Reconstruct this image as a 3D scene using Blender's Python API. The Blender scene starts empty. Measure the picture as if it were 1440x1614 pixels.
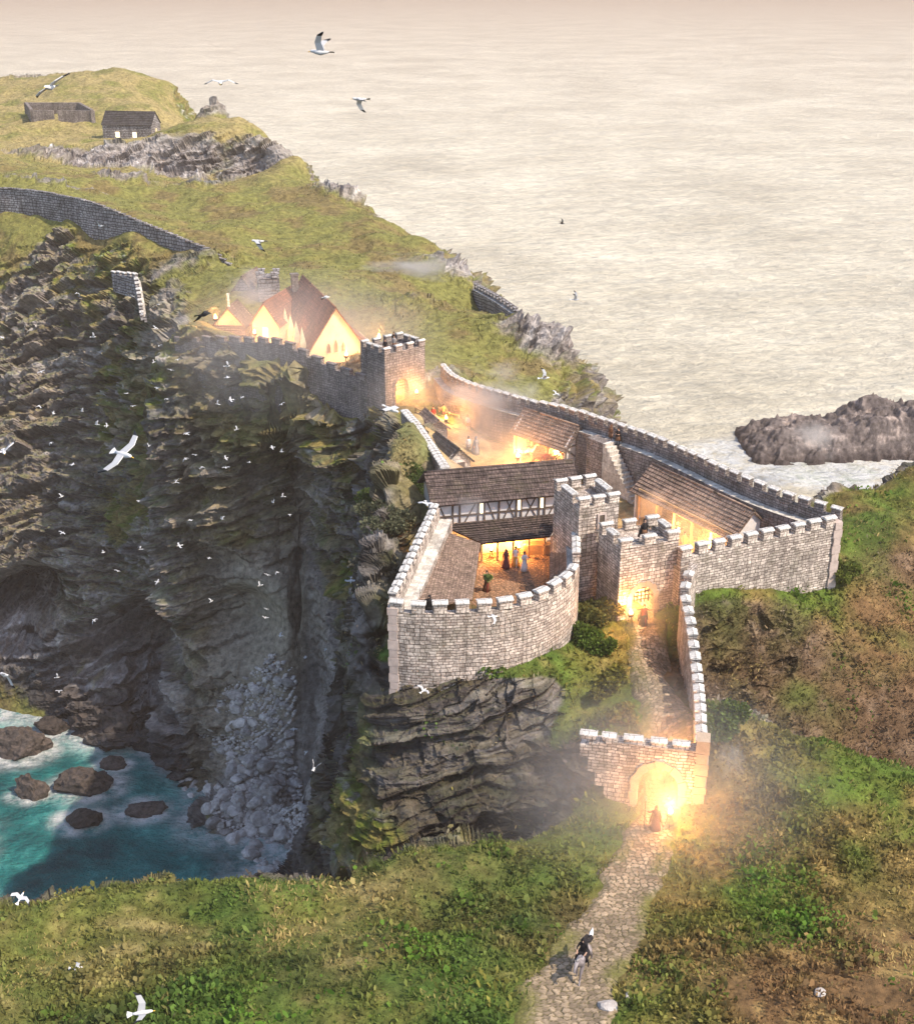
import bpy, bmesh, math, random
import numpy as np
from mathutils import Vector, Matrix
random.seed(7); rng = np.random.default_rng(7)
R = math.radians
scene = bpy.context.scene
COL = scene.collection
CAM_H = 105.0; PITCH = R(23.0); FPX = 2000.0
CP, SP = math.cos(PITCH), math.sin(PITCH)

# ------------------------------------------------------------------ camera
cam = bpy.data.objects.new("camera", bpy.data.cameras.new("camera"))
COL.objects.link(cam); scene.camera = cam
cam.location = (0, 0, CAM_H); cam.rotation_euler = (R(90) - PITCH, 0, 0)
cam.data.sensor_fit = 'HORIZONTAL'; cam.data.sensor_width = 36; cam.data.lens = 36 * FPX / 1440
cam.data.clip_start = 0.5; cam.data.clip_end = 40000

def ray(u, v):
    a = (u - 720) / FPX; b = (807 - v) / FPX
    return (a, CP + b * SP, -SP + b * CP)
def PY(u, v, Y):
    d = ray(u, v); t = Y / d[1]
    return Vector((d[0] * t, Y, CAM_H + d[2] * t))
def PZ(u, v, z):
    d = ray(u, v); t = (z - CAM_H) / d[2]
    return Vector((d[0] * t, d[1] * t, z))
def PD(u, v, dist):
    d = Vector(ray(u, v)).normalized()
    return Vector((0, 0, CAM_H)) + d * dist

# ------------------------------------------------------------------ object helpers
def tag(o, label=None, cat=None, group=None, kind=None):
    if label: o['label'] = label
    if cat: o['category'] = cat
    if group: o['group'] = group
    if kind: o['kind'] = kind
    return o
def empty(name, loc=(0, 0, 0), rz=0.0, label=None, cat=None, group=None):
    o = bpy.data.objects.new(name, None); COL.objects.link(o)
    o.empty_display_size = 0.3
    o.location = loc; o.rotation_euler = (0, 0, rz)
    return tag(o, label, cat, group)
def link(name, me, parent=None):
    o = bpy.data.objects.new(name, me); COL.objects.link(o)
    if parent is not None: o.parent = parent
    return o
def children(o): return [c for c in bpy.data.objects if c.parent == o]
def copy_tree(o, parent=None):
    c = o.copy(); COL.objects.link(c); c.parent = parent
    for ch in list(o.children): copy_tree(ch, c)
    return c

class MB:
    """collects faces with uvs in metres, builds ONE mesh object"""
    def __init__(s): s.v = []; s.f = []; s.uv = []; s.mi = []; s.sm = []
    def face(s, pts, uvs=None, mi=0, smooth=False):
        n = len(s.v); pts = [Vector(p) for p in pts]
        s.v += pts; s.f.append(list(range(n, n + len(pts))))
        if uvs is None:
            nrm = (pts[1] - pts[0]).cross(pts[-1] - pts[0])
            if nrm.length < 1e-9: nrm = Vector((0, 0, 1))
            nrm.normalize()
            if abs(nrm.z) > 0.8: uvs = [(p.x, p.y) for p in pts]
            else:
                t = Vector((-nrm.y, nrm.x, 0)).normalized()
                b = nrm.cross(t)
                uvs = [(p.dot(t), p.dot(b)) for p in pts]
        s.uv += list(uvs); s.mi.append(mi); s.sm.append(smooth)
    def box(s, c, size, rz=0.0, mi=0, M=None, jit=0.0, taper=1.0):
        hx, hy, hz = size[0] / 2, size[1] / 2, size[2] / 2
        P = []
        for z in (-1, 1):
            k = taper if z > 0 else 1.0
            for x, y in ((-1, -1), (1, -1), (1, 1), (-1, 1)):
                p = Vector((x * hx * k, y * hy * k, z * hz))
                if jit: p += Vector((random.uniform(-jit, jit) for _ in range(3)))
                P.append(p)
        m = M if M is not None else Matrix.Translation(Vector(c)) @ Matrix.Rotation(rz, 4, 'Z')
        P = [m @ p for p in P]
        for q in ((3, 2, 1, 0), (4, 5, 6, 7), (0, 1, 5, 4), (1, 2, 6, 5), (2, 3, 7, 6), (3, 0, 4, 7)):
            s.face([P[i] for i in q], mi=mi)
    def bar(s, a, b, w, d=None, mi=0, up=Vector((0, 0, 1))):
        a = Vector(a); b = Vector(b); d = d or w
        ax = (b - a); L = ax.length; ax.normalize()
        if abs(ax.dot(up)) > 0.98: up = Vector((0, 1, 0))
        x = ax.cross(up).normalized(); y = x.cross(ax)
        M = Matrix(((x.x, y.x, ax.x, 0), (x.y, y.y, ax.y, 0), (x.z, y.z, ax.z, 0), (0, 0, 0, 1)))
        M = Matrix.Translation((a + b) / 2) @ M
        s.box(None, (w, d, L), M=M, mi=mi)
    def tube(s, pts, rad, n=8, mi=0, caps=True):
        pts = [Vector(p) for p in pts]; rings = []
        for i, p in enumerate(pts):
            t = (pts[min(i + 1, len(pts) - 1)] - pts[max(i - 1, 0)]).normalized()
            up = Vector((0, 0, 1)) if abs(t.z) < 0.9 else Vector((1, 0, 0))
            x = t.cross(up).normalized(); y = x.cross(t)
            r = rad[i] if isinstance(rad, (list, tuple)) else rad
            rx, ry = r if isinstance(r, (list, tuple)) else (r, r)
            rings.append([p + x * (rx * math.cos(2 * math.pi * k / n)) + y * (ry * math.sin(2 * math.pi * k / n)) for k in range(n)])
        base = len(s.v)
        for r in rings: s.v += r
        for i in range(len(rings) - 1):
            for k in range(n):
                q = [base + i * n + k, base + i * n + (k + 1) % n, base + (i + 1) * n + (k + 1) % n, base + (i + 1) * n + k]
                s.f.append(q); s.uv += [(k / n, i), ((k + 1) / n, i), ((k + 1) / n, i + 1), (k / n, i + 1)]; s.mi.append(mi); s.sm.append(True)
        if caps:
            for ring, rev in ((0, True), (len(rings) - 1, False)):
                q = [base + ring * n + k for k in range(n)]
                if rev: q.reverse()
                s.f.append(q); s.uv += [(0, 0)] * n; s.mi.append(mi); s.sm.append(False)
    def mesh(s, name, mats):
        me = bpy.data.meshes.new(name)
        me.from_pydata([tuple(v) for v in s.v], [], s.f)
        uvl = me.uv_layers.new(name='UVMap')
        uvl.data.foreach_set('uv', np.array(s.uv, dtype=np.float32).ravel())
        for m in (mats if isinstance(mats, (list, tuple)) else [mats]): me.materials.append(m)
        me.polygons.foreach_set('material_index', s.mi)
        me.polygons.foreach_set('use_smooth', s.sm)
        me.update()
        return me
    def build(s, name, mats, parent=None):
        return link(name, s.mesh(name, mats), parent)

def np_mesh(name, V, F, cols=None, smooth=True, mat=None, attrs=None):
    me = bpy.data.meshes.new(name)
    k = F.shape[1]
    me.vertices.add(len(V)); me.vertices.foreach_set('co', V.astype(np.float32).ravel())
    me.loops.add(F.size); me.loops.foreach_set('vertex_index', F.astype(np.int32).ravel())
    me.polygons.add(len(F))
    me.polygons.foreach_set('loop_start', np.arange(0, F.size, k, dtype=np.int32))
    me.polygons.foreach_set('loop_total', np.full(len(F), k, dtype=np.int32))
    me.polygons.foreach_set('use_smooth', np.full(len(F), smooth))
    if cols is not None:
        a = me.attributes.new('col', 'FLOAT_COLOR', 'POINT')
        a.data.foreach_set('color', np.concatenate([cols, np.ones((len(cols), 1))], 1).astype(np.float32).ravel())
    for nm, arr in (attrs or {}).items():
        a = me.attributes.new(nm, 'FLOAT', 'POINT'); a.data.foreach_set('value', arr.astype(np.float32))
    if mat: me.materials.append(mat)
    me.update(calc_edges=True); me.validate()
    return me

# ------------------------------------------------------------------ skinned figures (built while the scene is still empty)
def skin_mesh(name, V, E, rad, sub=1):
    me = bpy.data.meshes.new(name); me.from_pydata([tuple(v) for v in V], E, [])
    o = bpy.data.objects.new(name, me); COL.objects.link(o)
    md = o.modifiers.new('skin', 'SKIN'); md.use_smooth_shade = True
    if not me.skin_vertices: return None
    for i, sv in enumerate(me.skin_vertices[0].data):
        r = rad[i]; sv.radius = r if isinstance(r, tuple) else (r, r)
    me.skin_vertices[0].data[0].use_root = True
    ss_ = o.modifiers.new('sub', 'SUBSURF'); ss_.levels = sub; ss_.render_levels = sub
    dg = bpy.context.evaluated_depsgraph_get(); dg.update()
    m2 = bpy.data.meshes.new_from_object(o.evaluated_get(dg)); m2.name = name
    bpy.data.objects.remove(o); bpy.data.meshes.remove(me)
    for p in m2.polygons: p.use_smooth = True
    return m2
def human_mesh(arms, legs='stand', lean=0.0, scale=1.0):
    """faces +X. arms: ((elbow, wrist) left, (elbow, wrist) right), points relative to the shoulder"""
    V = []; E = []; Rd = []
    def add(p, r, par=None):
        V.append(Vector(p)); Rd.append(r)
        if par is not None: E.append((par, len(V) - 1))
        return len(V) - 1
    lx = lean
    pel = add((0, 0, .95), (.15, .12)); sp = add((lx * .3, 0, 1.12), (.14, .11), pel); ch = add((lx * .7, 0, 1.34), (.17, .12), sp)
    nk = add((lx, 0, 1.50), (.062, .062), ch); hd = add((lx + .03, 0, 1.60), (.085, .09), nk); ht = add((lx + .01, 0, 1.73), (.075, .08), hd); add((lx + .125, 0, 1.615), (.018, .02), hd)
    for sgn, (el, wr) in zip((1, -1), arms):
        s = add((lx * .8, sgn * .17, 1.42), (.07, .07), ch); S = V[s]
        e = add(S + Vector(el), (.046, .046), s); w = add(S + Vector(wr), (.034, .034), e)
        dr = (V[w] - V[e]).normalized(); sd_ = Vector((0, 0, 1)).cross(dr)
        sd_ = sd_.normalized() if sd_.length > .1 else Vector((0, 1, 0)); up_ = dr.cross(sd_)
        pm = add(V[w] + dr * .075, (.036, .022), w)
        for k, L in enumerate((.072, .085, .09, .08)):
            b = V[pm] + sd_ * (.030 - .020 * k); f1 = add(b + dr * L * .6, .010, pm); add(V[f1] + dr * L * .4 - up_ * .025, .009, f1)
        t1_ = add(V[w] + dr * .04 + sd_ * .045, .011, w); add(V[t1_] + dr * .045 + sd_ * .012 - up_ * .015, .010, t1_)
    for sgn in (1, -1):
        if legs == 'stand': K, A_, T_ = (.03, sgn * .11, .50), (0, sgn * .12, .08), (.17, sgn * .14, .035)
        elif legs == 'walk': K, A_, T_ = (.12 + .10 * sgn, sgn * .10, .51), (.02 + .25 * sgn, sgn * .10, .09 if sgn > 0 else .13), (.19 + .25 * sgn, sgn * .11, .04)
        else: K, A_, T_ = (.34, sgn * .30, .72), (.22, sgn * .36, .30), (.40, sgn * .38, .26)      # riding
        h = add((0, sgn * .10, .88), (.095, .095), pel); k_ = add(K, (.062, .062), h); a = add(A_, (.04, .04), k_); add(T_, (.045, .03), a)
    m_ = skin_mesh('body', V, E, Rd); palms = [V[i] for i, r in enumerate(Rd) if r == (.036, .022)]
    for p in m_.polygons:                      # slot 0 bare skin, slot 1 sleeves and hose
        p.material_index = 0 if (p.center.z > 1.5 or min((p.center - q).length for q in palms) < .15) else 1
    return m_
ARM_DOWN = ((.02, .08, -.28), (.06, .10, -.54)), ((.02, -.08, -.28), (.06, -.10, -.54))
ARM_SPEAR = ((.10, .12, -.24), (.22, .20, -.42)), ((.12, -.24, -.10), (.16, -.44, .06))
ARM_OUT = ((.06, .24, -.12), (.14, .46, -.04)), ((.06, -.26, -.04), (.12, -.52, .02))
ARM_FOLD = ((.08, .10, -.26), (.26, .0, -.22)), ((.08, -.10, -.26), (.26, .02, -.20))
ARM_UP = ((.10, .10, -.22), (.26, .06, .06)), ((.10, -.10, -.22), (.26, -.06, .06))
ARM_REIN = ((.12, .12, -.24), (.36, .06, -.30)), ((.12, -.12, -.24), (.36, -.06, -.30))
HUM = {k: human_mesh(a, l, ln) for k, (a, l, ln) in dict(stand=(ARM_DOWN, 'stand', 0), spear=(ARM_SPEAR, 'stand', 0), out=(ARM_OUT, 'walk', .03), fold=(ARM_FOLD, 'stand', 0), carry=(ARM_UP, 'walk', .03), ride=(ARM_REIN, 'ride', .10)).items()}
def horse_mesh(kind):
    V = []; E = []; Rd = []
    def add(p, r, par=None):
        V.append(Vector(p)); Rd.append(r if isinstance(r, tuple) else (r, r))
        if par is not None: E.append((par, len(V) - 1))
        return len(V) - 1
    loin = add((-.30, 0, 1.22), (.27, .27)); bar = add((.10, 0, 1.17), (.29, .30), loin); wit = add((.42, 0, 1.24), (.24, .29), bar); che = add((.66, 0, 1.16), (.20, .22), wit)
    rump = add((-.68, 0, 1.26), (.26, .26), loin); dock = add((-.92, 0, 1.22), (.12, .12), rump)
    if kind == 'graze': nk = [(.92, 0, 1.20), (1.18, 0, .98)]; hd = [(1.32, 0, .80), (1.46, 0, .52), (1.52, 0, .40)]
    elif kind == 'gallop': nk = [(.90, 0, 1.42), (1.12, 0, 1.62)]; hd = [(1.26, 0, 1.68), (1.50, 0, 1.46), (1.60, 0, 1.36)]
    else: nk = [(.86, 0, 1.46), (1.02, 0, 1.74)]; hd = [(1.14, 0, 1.84), (1.40, 0, 1.60), (1.50, 0, 1.50)]
    a = add(nk[0], (.15, .19), che); b = add(nk[1], (.10, .14), a); c = add(hd[0], (.10, .12), b); d_ = add(hd[1], (.075, .085), c); add(hd[2], (.06, .06), d_)
    for s in (1, -1): e_ = add(Vector(hd[0]) + Vector((-.04, s * .07, .10)), .03, c); add(Vector(V[e_]) + Vector((.0, s * .02, .12)), .012, e_)
    g = kind == 'gallop'
    for s in (1, -1):
        o = (.35 if s > 0 else .10) if g else .04 * s
        sh_ = add((.52, s * .15, 1.02), (.12, .15), che); kn = add((.54 + o, s * .16, .60 + (.14 if g else 0)), (.065, .07), sh_)
        fe = add((.52 + o * (1.7 if s > 0 else -.6), s * .16, .16 + (.16 if g else 0)), (.042, .045), kn); add((.58 + o * (1.8 if s > 0 else -.9), s * .16, .05 + (.12 if g and s < 0 else .0)), (.06, .055), fe)
        o2 = (-.25 if s > 0 else -.05) if g else -.04 * s
        th_ = add((-.66, s * .16, 1.02), (.16, .20), rump); sf = add((-.52 + o2 * .3, s * .18, .82), (.11, .13), th_); hk = add((-.84 + o2, s * .17, .54), (.06, .065), sf)
        f2 = add((-.80 + o2 * 1.6, s * .17, .16), (.042, .045), hk); add((-.73 + o2 * 1.7, s * .17, .05), (.06, .055), f2)
    return skin_mesh('body', V, E, Rd)
HORSE = {k: horse_mesh(k) for k in ('gallop', 'stand', 'graze')}
# ------------------------------------------------------------------ numpy noise
def _hash(ix, iy, iz, seed):
    h = (ix.astype(np.int64) * 374761393 + iy.astype(np.int64) * 668265263 + iz.astype(np.int64) * 1274126177 + seed * 982451653) & 0xffffffff
    h = ((h ^ (h >> 13)) * 1274126177) & 0xffffffff
    h = ((h ^ (h >> 16)) * 2246822519) & 0xffffffff
    return ((h ^ (h >> 15)) & 0xffff).astype(np.float32) / 32767.5 - 1.0
def vnoise(P, seed=0):
    i = np.floor(P).astype(np.int64); f = (P - i).astype(np.float32); u = f * f * (3 - 2 * f)
    out = 0
    for dx in (0, 1):
        wx = u[:, 0] if dx else 1 - u[:, 0]
        for dy in (0, 1):
            wy = u[:, 1] if dy else 1 - u[:, 1]
            for dz in (0, 1):
                wz = u[:, 2] if dz else 1 - u[:, 2]
                out = out + wx * wy * wz * _hash(i[:, 0] + dx, i[:, 1] + dy, i[:, 2] + dz, seed)
    return out
def fbm(P, octv=4, seed=0, gain=0.5, ridged=False):
    s = 0; a = 1.0; tot = 0; Q = P.copy()
    for o in range(octv):
        n = vnoise(Q, seed + o * 17)
        if ridged: n = 1 - 2 * np.abs(n)
        s = s + a * n; tot += a; a *= gain; Q = Q * 2.03 + 11.7
    return s / tot
def sstep(a, b, x): t = np.clip((x - a) / (b - a), 0, 1); return t * t * (3 - 2 * t)

# ------------------------------------------------------------------ terrain control points
CTRL = []
def C(u, v, Y): p = PY(u, v, Y); CTRL.append((p.x, p.y, p.z)); return p
def X(x, y, z): CTRL.append((x, y, z))
def offs(p, dirs, steps):
    for d, dz in steps: X(p[0] + dirs[0] * d, p[1] + dirs[1] * d, dz if dz <= 0 else p[2] - dz)

# foreground
for u in (-200, 0, 360, 720, 1080, 1440, 1640): C(u, 1614, 47.2); C(u, 1790, 41)
for u in (-200, 0, 300, 600, 800, 1150, 1300, 1440, 1640): C(u, 1500, 53.2)
for u, v, Y in ((100, 1480, 55.5), (300, 1445, 57.6), (500, 1445, 57.8), (700, 1450, 57.3), (800, 1400, 60),
                (620, 1350, 63), (720, 1336, 64.5), (800, 1328, 65.5), (880, 1300, 67), (945, 1262, 68.4)): C(u, v, Y)
for u, v, Y in ((-150, 1455, 56.5), (0, 1440, 57.5), (100, 1415, 58.8), (200, 1400, 59.5), (300, 1388, 60.1), (400, 1384, 60.4), (500, 1390, 60.4), (575, 1380, 61.5)):
    p = C(u, v, Y); offs(p, (-.25, .97), ((4, 5.5), (12, 20), (28, -1), (40, -6)))
for u, v, Y in ((640, 1340, 64.2), (740, 1322, 66), (830, 1312, 67)):
    p = PY(u, v, Y); X(p.x - .5, p.y + 4, p.z - 7)
# rock face under the inner ward
for u, v, Y in ((570, 1085, 81.5), (640, 1085, 79.3), (720, 1080, 79.1), (800, 1066, 79.8), (860, 1050, 80.8), (905, 1032, 82.8)): C(u, v, Y)
for u, v, Y in ((590, 1200, 78.3), (640, 1200, 77.6), (720, 1200, 77.2), (800, 1200, 76.6), (880, 1170, 76.8), (930, 1140, 77.6)): C(u, v, Y)
for u, v, Y in ((590, 1310, 75.8), (680, 1325, 75), (760, 1318, 74.5), (840, 1295, 74), (900, 1258, 72.7)): C(u, v, Y)
# bank, path between the gates
for u, v, Y in ((1040, 1290, 67), (1000, 1400, 60), (960, 1470, 55.6), (900, 1560, 50.4), (1050, 1150, 74), (1040, 1070, 80), (1015, 985, 87.8),
                (1070, 1100, 78.5), (980, 1100, 79), (960, 1000, 86.5), (935, 950, 89), (960, 1130, 76.5), (930, 1165, 74.5), (900, 1185, 75), (930, 1240, 69.6),
                (1045, 1240, 70.3)): C(u, v, Y)
X(11, 90, 58.6); X(13.5, 87, 58.4); X(17, 86.5, 58.4)
# right hand slopes
for u, v, Y in ((1130, 955, 88.6), (1220, 950, 91), (1310, 942, 94), (1440, 975, 94), (1600, 1000, 94),
                (1130, 1050, 86.2), (1250, 1050, 87.8), (1440, 1060, 87.5), (1600, 1080, 87),
                (1125, 1110, 83.8), (1250, 1135, 83.8), (1440, 1195, 82.2), (1600, 1240, 81),
                (1122, 1125, 73.3), (1200, 1142, 74), (1300, 1167, 73.5), (1440, 1216, 72), (1600, 1260, 71),
                (1120, 1215, 69), (1150, 1290, 66), (1200, 1210, 70), (1300, 1300, 64.5), (1440, 1310, 65), (1600, 1330, 64), (1150, 1400, 59.2), (1300, 1400, 59.2), (1440, 1400, 59.4)): C(u, v, Y)
X(18.5, 79, 52.5); X(24, 79, 49.5); X(32, 78.5, 46.5); X(42, 77, 43); X(55, 75, 40)
for u, v, Y in ((1340, 900, 97), (1440, 915, 97.5), (1600, 930, 97), (1340, 840, 100.2), (1440, 850, 100.5), (1320, 800, 106), (1400, 790, 108), (1440, 800, 106), (1600, 805, 107)): C(u, v, Y)
for u, v, Y in ((1310, 782, 108), (1350, 772, 110), (1400, 758, 113), (1440, 742, 116), (1600, 762, 120)):
    p = C(u, v, Y); offs(p, (.3, .95), ((5, 7), (14, 28), (30, -2), (45, -8)))
# inner ward platform and crag to its left
for x, y in ((-5, 83), (0, 83), (6, 85), (-5, 92), (1, 92), (8, 92), (-3, 99), (4, 100), (9, 100)): X(x, y, 58.6)
for u, v, Y in ((640, 790, 108), (620, 880, 98), (600, 960, 90), (590, 1040, 84)): C(u, v, Y)
# outer ward
for x, y in ((5, 105), (12, 100), (20, 97), (27, 94), (10, 112), (18, 104), (3, 120), (-2, 130), (-5, 138), (5, 128), (12, 118), (24, 100), (-1, 112), (0, 122), (1, 140), (-7, 141)): X(x, y, 58.2)
# seaward drop of the long wall
X(33, 97.5, 58.2); X(27, 106, 57.2); X(30, 113, 44); X(36, 124, 4); X(42, 137, -8)
for x, y in ((18, 114), (11, 123.5)):
    X(x + 1.5, y + 1.5, 57.2); X(x + 8, y + 7, 46); X(x + 22, y + 18, 4); X(x + 34, y + 28, -8)
# isthmus west face, chasm, scree
for u, v, Y in ((480, 1290, 142), (470, 1180, 146), (478, 1080, 150.5), (510, 890, 153), (460, 960, 150), (430, 1040, 149.2), (400, 1150, 148.2),
                (385, 1250, 142.5), (400, 1330, 137), (460, 1360, 134), (330, 1180, 152), (330, 1280, 141), (440, 1250, 142.5), (500, 860, 154), (540, 765, 147.5), (480, 745, 151.5), (450, 700, 152.5), (570, 720, 143)): C(u, v, Y)
_E = [PY(590, 730, 139), PY(596, 765, 128), PY(598, 790, 120), PY(590, 820, 110), PY(578, 850, 103), PY(562, 930, 95.5), PY(556, 1020, 87.2), PY(566, 1090, 81.8)]
for _a, _b in zip(_E[:-1], _E[1:]):
    for _t in (0, .5):
        _p = _a.lerp(_b, _t); X(_p.x, _p.y, _p.z); _k = 1.0 if _p.y > 90 else .8
        X(_p.x - 1.2, _p.y, _p.z - 9); X(_p.x - 5.5 * _k, _p.y, _p.z - 33); X(_p.x - 12 * _k, _p.y, 1.5 if _p.y < 133 else 4)
X(-12, 76, 32); X(-22, 76, 6)
X(-30, 118, -5); X(-30, 100, -5); X(-40, 130, -6); X(-60, 130, -7); X(-30, 85, -3)
# headland cliff
def cliff(u, vs, b, t):
    s = (t[1] - b[1]) / (t[0] - b[0])
    for v in vs:
        d = ray(u, v); k = -d[2] / d[1]
        Y = (CAM_H - b[1] + s * b[0]) / (s + k)
        C(u, v, Y)
for u, bv, top in ((-200, 1090, (240, 65)), (0, 1115, (228, 64.8)), (100, 1135, (222, 64.4))):
    b = PZ(u, bv, 0); C(u, bv, b.y); X(b.x, b.y - 8, -5); X(b.x, b.y - 20, -8)
    cliff(u, (1000, 880, 760, 640, 520, 430), (b.y, 0), top)
for u, bv, top in ((200, 1168, (194, 60)), (260, 1170, (174, 57)),):
    b = PZ(u, bv, 0); C(u, bv, b.y); X(b.x, b.y - 8, -4)
    cliff(u, (1060, 940, 820, 700, 620), (b.y, 0), top)
for u, bv, top in ((320, 1100, (160.5, 56)), (400, 1010, (155.5, 56))):
    b = PY(u, bv, 154 if u < 350 else 151.5)
    cliff(u, (bv, 900, 780, 680), (b.y, b.z), top)
# headland wall line and ground inside
_hb = [(262, 592, 163.2), (300, 598, 160.9), (350, 602, 158.2), (395, 602, 155.4), (440, 607, 152.4), (480, 622, 149.3), (520, 640, 146.7), (550, 664, 144.6), (580, 694, 142.3)]
for (u1, v1, y1), (u2, v2, y2) in zip(_hb[:-1], _hb[1:]):
    for t in (0, .34, .67): C(u1 + (u2 - u1) * t, v1 + (v2 - v1) * t, y1 + (y2 - y1) * t)
for u, v, Y in (): C(u, v, Y)
for x, y, z in ((-15, 153, 57.8), (-22, 170, 58.6), (-30, 166, 59), (-10, 160, 58.6), (-26, 158, 58), (-8, 148, 57.8), (-34, 172, 60)): X(x, y, z)
for u, v, Y in ((330, 500, 172), (250, 480, 188), (300, 425, 202), (360, 425, 200), (420, 420, 202), (700, 640, 142), (690, 600, 151), (760, 570, 160), (830, 560, 164), (650, 520, 168), (600, 550, 158),
                (600, 420, 205), (680, 470, 190), (500, 400, 214), (450, 330, 245), (550, 370, 226), (380, 370, 222), (300, 350, 238), (200, 320, 252), (100, 296, 252), (0, 285, 248),
                (800, 600, 155), (760, 620, 147), (860, 620, 153)): C(u, v, Y)
for u, v, Y in ((0, 340, 230), (100, 350, 222), (200, 375, 213), (300, 405, 205)): C(u, v, Y)
# upper headland
for u, v, Y in ((0, 250, 285), (100, 265, 280), (200, 262, 288), (300, 290, 275), (380, 290, 275), (440, 270, 280), (480, 300, 262),
                (120, 240, 309), (180, 230, 308), (260, 226, 307), (330, 224, 306), (400, 228, 304), (435, 240, 300), (120, 262, 304), (190, 268, 303), (260, 275, 302), (330, 280, 301), (400, 285, 300), (430, 285, 296), (210, 222, 328), (90, 205, 340), (0, 230, 315), (-150, 240, 310), (280, 205, 335), (330, 180, 338),
                (0, 160, 400), (120, 130, 450), (0, 128, 455), (240, 128, 440), (-200, 130, 450), (250, 165, 380), (150, 175, 375), (-200, 180, 380)): C(u, v, Y)
for u, v, Y in ((270, 132, 425), (340, 165, 340), (400, 200, 320), (470, 246, 290), (560, 312, 262), (640, 372, 240), (700, 400, 221), (735, 440, 206), (755, 475, 196), (815, 515, 178), (840, 525, 174), (890, 560, 168), (886, 610, 156)):
    p = C(u, v, Y); offs(p, (.85, .53), ((4, 5), (14, 24), (32, -2), (46, -9)))
for u, Y in ((-200, 470), (0, 475), (120, 470), (250, 460)):
    p = PY(u, 128, Y); X(p.x, p.y + 12, p.z - 4); X(p.x, p.y + 35, 40); X(p.x, p.y + 70, -8)
# far frame of the sea bed
for x, y in ((60, 200), (40, 260), (0, 350), (-20, 480), (-100, 620), (-250, 620), (120, 200), (120, 330), (60, 620), (90, 140), (-60, 140), (-90, 120), (-120, 150), (-60, 105), (-80, 80), (-130, 100), (70, 420)):
    X(x, y, -10)
CT = np.array(CTRL)
# drop near duplicates
keep = []
for i in range(len(CT)):
    if all((CT[i, 0] - CT[j, 0]) ** 2 + (CT[i, 1] - CT[j, 1]) ** 2 > 0.6 for j in keep): keep.append(i)
CT = CT[keep]
def phi(r2): return np.sqrt(r2 + 1.5)
_A = phi((CT[:, None, 0] - CT[None, :, 0]) ** 2 + (CT[:, None, 1] - CT[None, :, 1]) ** 2)
n = len(CT)
_M = np.zeros((n + 1, n + 1)); _M[:n, :n] = _A - 0.02 * np.eye(n); _M[:n, n] = 1; _M[n, :n] = 1
_w = np.linalg.solve(_M, np.append(CT[:, 2], 0))
GX0, GX1, GY0, GY1, GS = -300, 180, 34, 640, 0.75
gx = np.arange(GX0, GX1, GS); gy = np.arange(GY0, GY1, GS)
HG = np.zeros((len(gy), len(gx)))
for j0 in range(0, len(gy), 40):
    yy = gy[j0:j0 + 40]; Xg, Yg = np.meshgrid(gx, yy)
    acc = np.full(Xg.shape, _w[n])
    for i in range(n): acc += _w[i] * phi((Xg - CT[i, 0]) ** 2 + (Yg - CT[i, 1]) ** 2)
    HG[j0:j0 + 40] = acc
HG = np.maximum(HG, -10)
def HT(x, y):
    x = np.asarray(x, float); y = np.asarray(y, float)
    fx = np.clip((x - GX0) / GS, 0, len(gx) - 1.001); fy = np.clip((y - GY0) / GS, 0, len(gy) - 1.001)
    i = fx.astype(int); j = fy.astype(int); a = fx - i; b = fy - j
    return HG[j, i] * (1 - a) * (1 - b) + HG[j, i + 1] * a * (1 - b) + HG[j + 1, i] * (1 - a) * b + HG[j + 1, i + 1] * a * b
def HIT(u, v, y0=40):
    d = ray(u, v); y = y0
    while y < 500:
        t = y / d[1]; z = CAM_H + d[2] * t
        if z <= float(HT(d[0] * t, y)): break
        y += 0.1
    t = y / d[1]
    return Vector((d[0] * t, y, CAM_H + d[2] * t))
# ------------------------------------------------------------------ materials
def new_mat(name):
    m = bpy.data.materials.new(name); m.use_nodes = True
    nt = m.node_tree; bs = nt.nodes['Principled BSDF']
    return m, nt, bs
def N(nt, typ, **kw):
    n = nt.nodes.new(typ)
    for k, v in kw.items():
        if k in n.inputs.keys() if hasattr(n.inputs, 'keys') else False: n.inputs[k].default_value = v
        else: setattr(n, k, v)
    return n
def ramp(nt, fac, stops):
    r = nt.nodes.new('ShaderNodeValToRGB'); e = r.color_ramp.elements
    while len(e) < len(stops): e.new(0.5)
    for i, (p, c) in enumerate(stops):
        e[i].position = p; e[i].color = (c, c, c, 1) if isinstance(c, (int, float)) else (*c, 1)
    nt.links.new(fac, r.inputs['Fac']); return r.outputs['Color']
def noise(nt, scale, vec=None, detail=4, rough=0.6):
    n = nt.nodes.new('ShaderNodeTexNoise'); n.inputs['Scale'].default_value = scale
    n.inputs['Detail'].default_value = detail; n.inputs['Roughness'].default_value = rough
    if vec is not None: nt.links.new(vec, n.inputs['Vector'])
    return n.outputs['Fac']
def mix(nt, a, b, fac, mode='MIX'):
    m = nt.nodes.new('ShaderNodeMix'); m.data_type = 'RGBA'; m.blend_type = mode
    for sock, val in ((m.inputs[0], fac), (m.inputs[6], a), (m.inputs[7], b)):
        if hasattr(val, 'is_linked'): nt.links.new(val, sock)
        elif isinstance(val, (int, float)): sock.default_value = val
        else: sock.default_value = (*val, 1)
    return m.outputs[2]
def math_(nt, op, a, b=0.0):
    m = nt.nodes.new('ShaderNodeMath'); m.operation = op
    for sock, val in ((m.inputs[0], a), (m.inputs[1], b)):
        if hasattr(val, 'is_linked'): nt.links.new(val, sock)
        else: sock.default_value = val
    return m.outputs[0]
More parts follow.
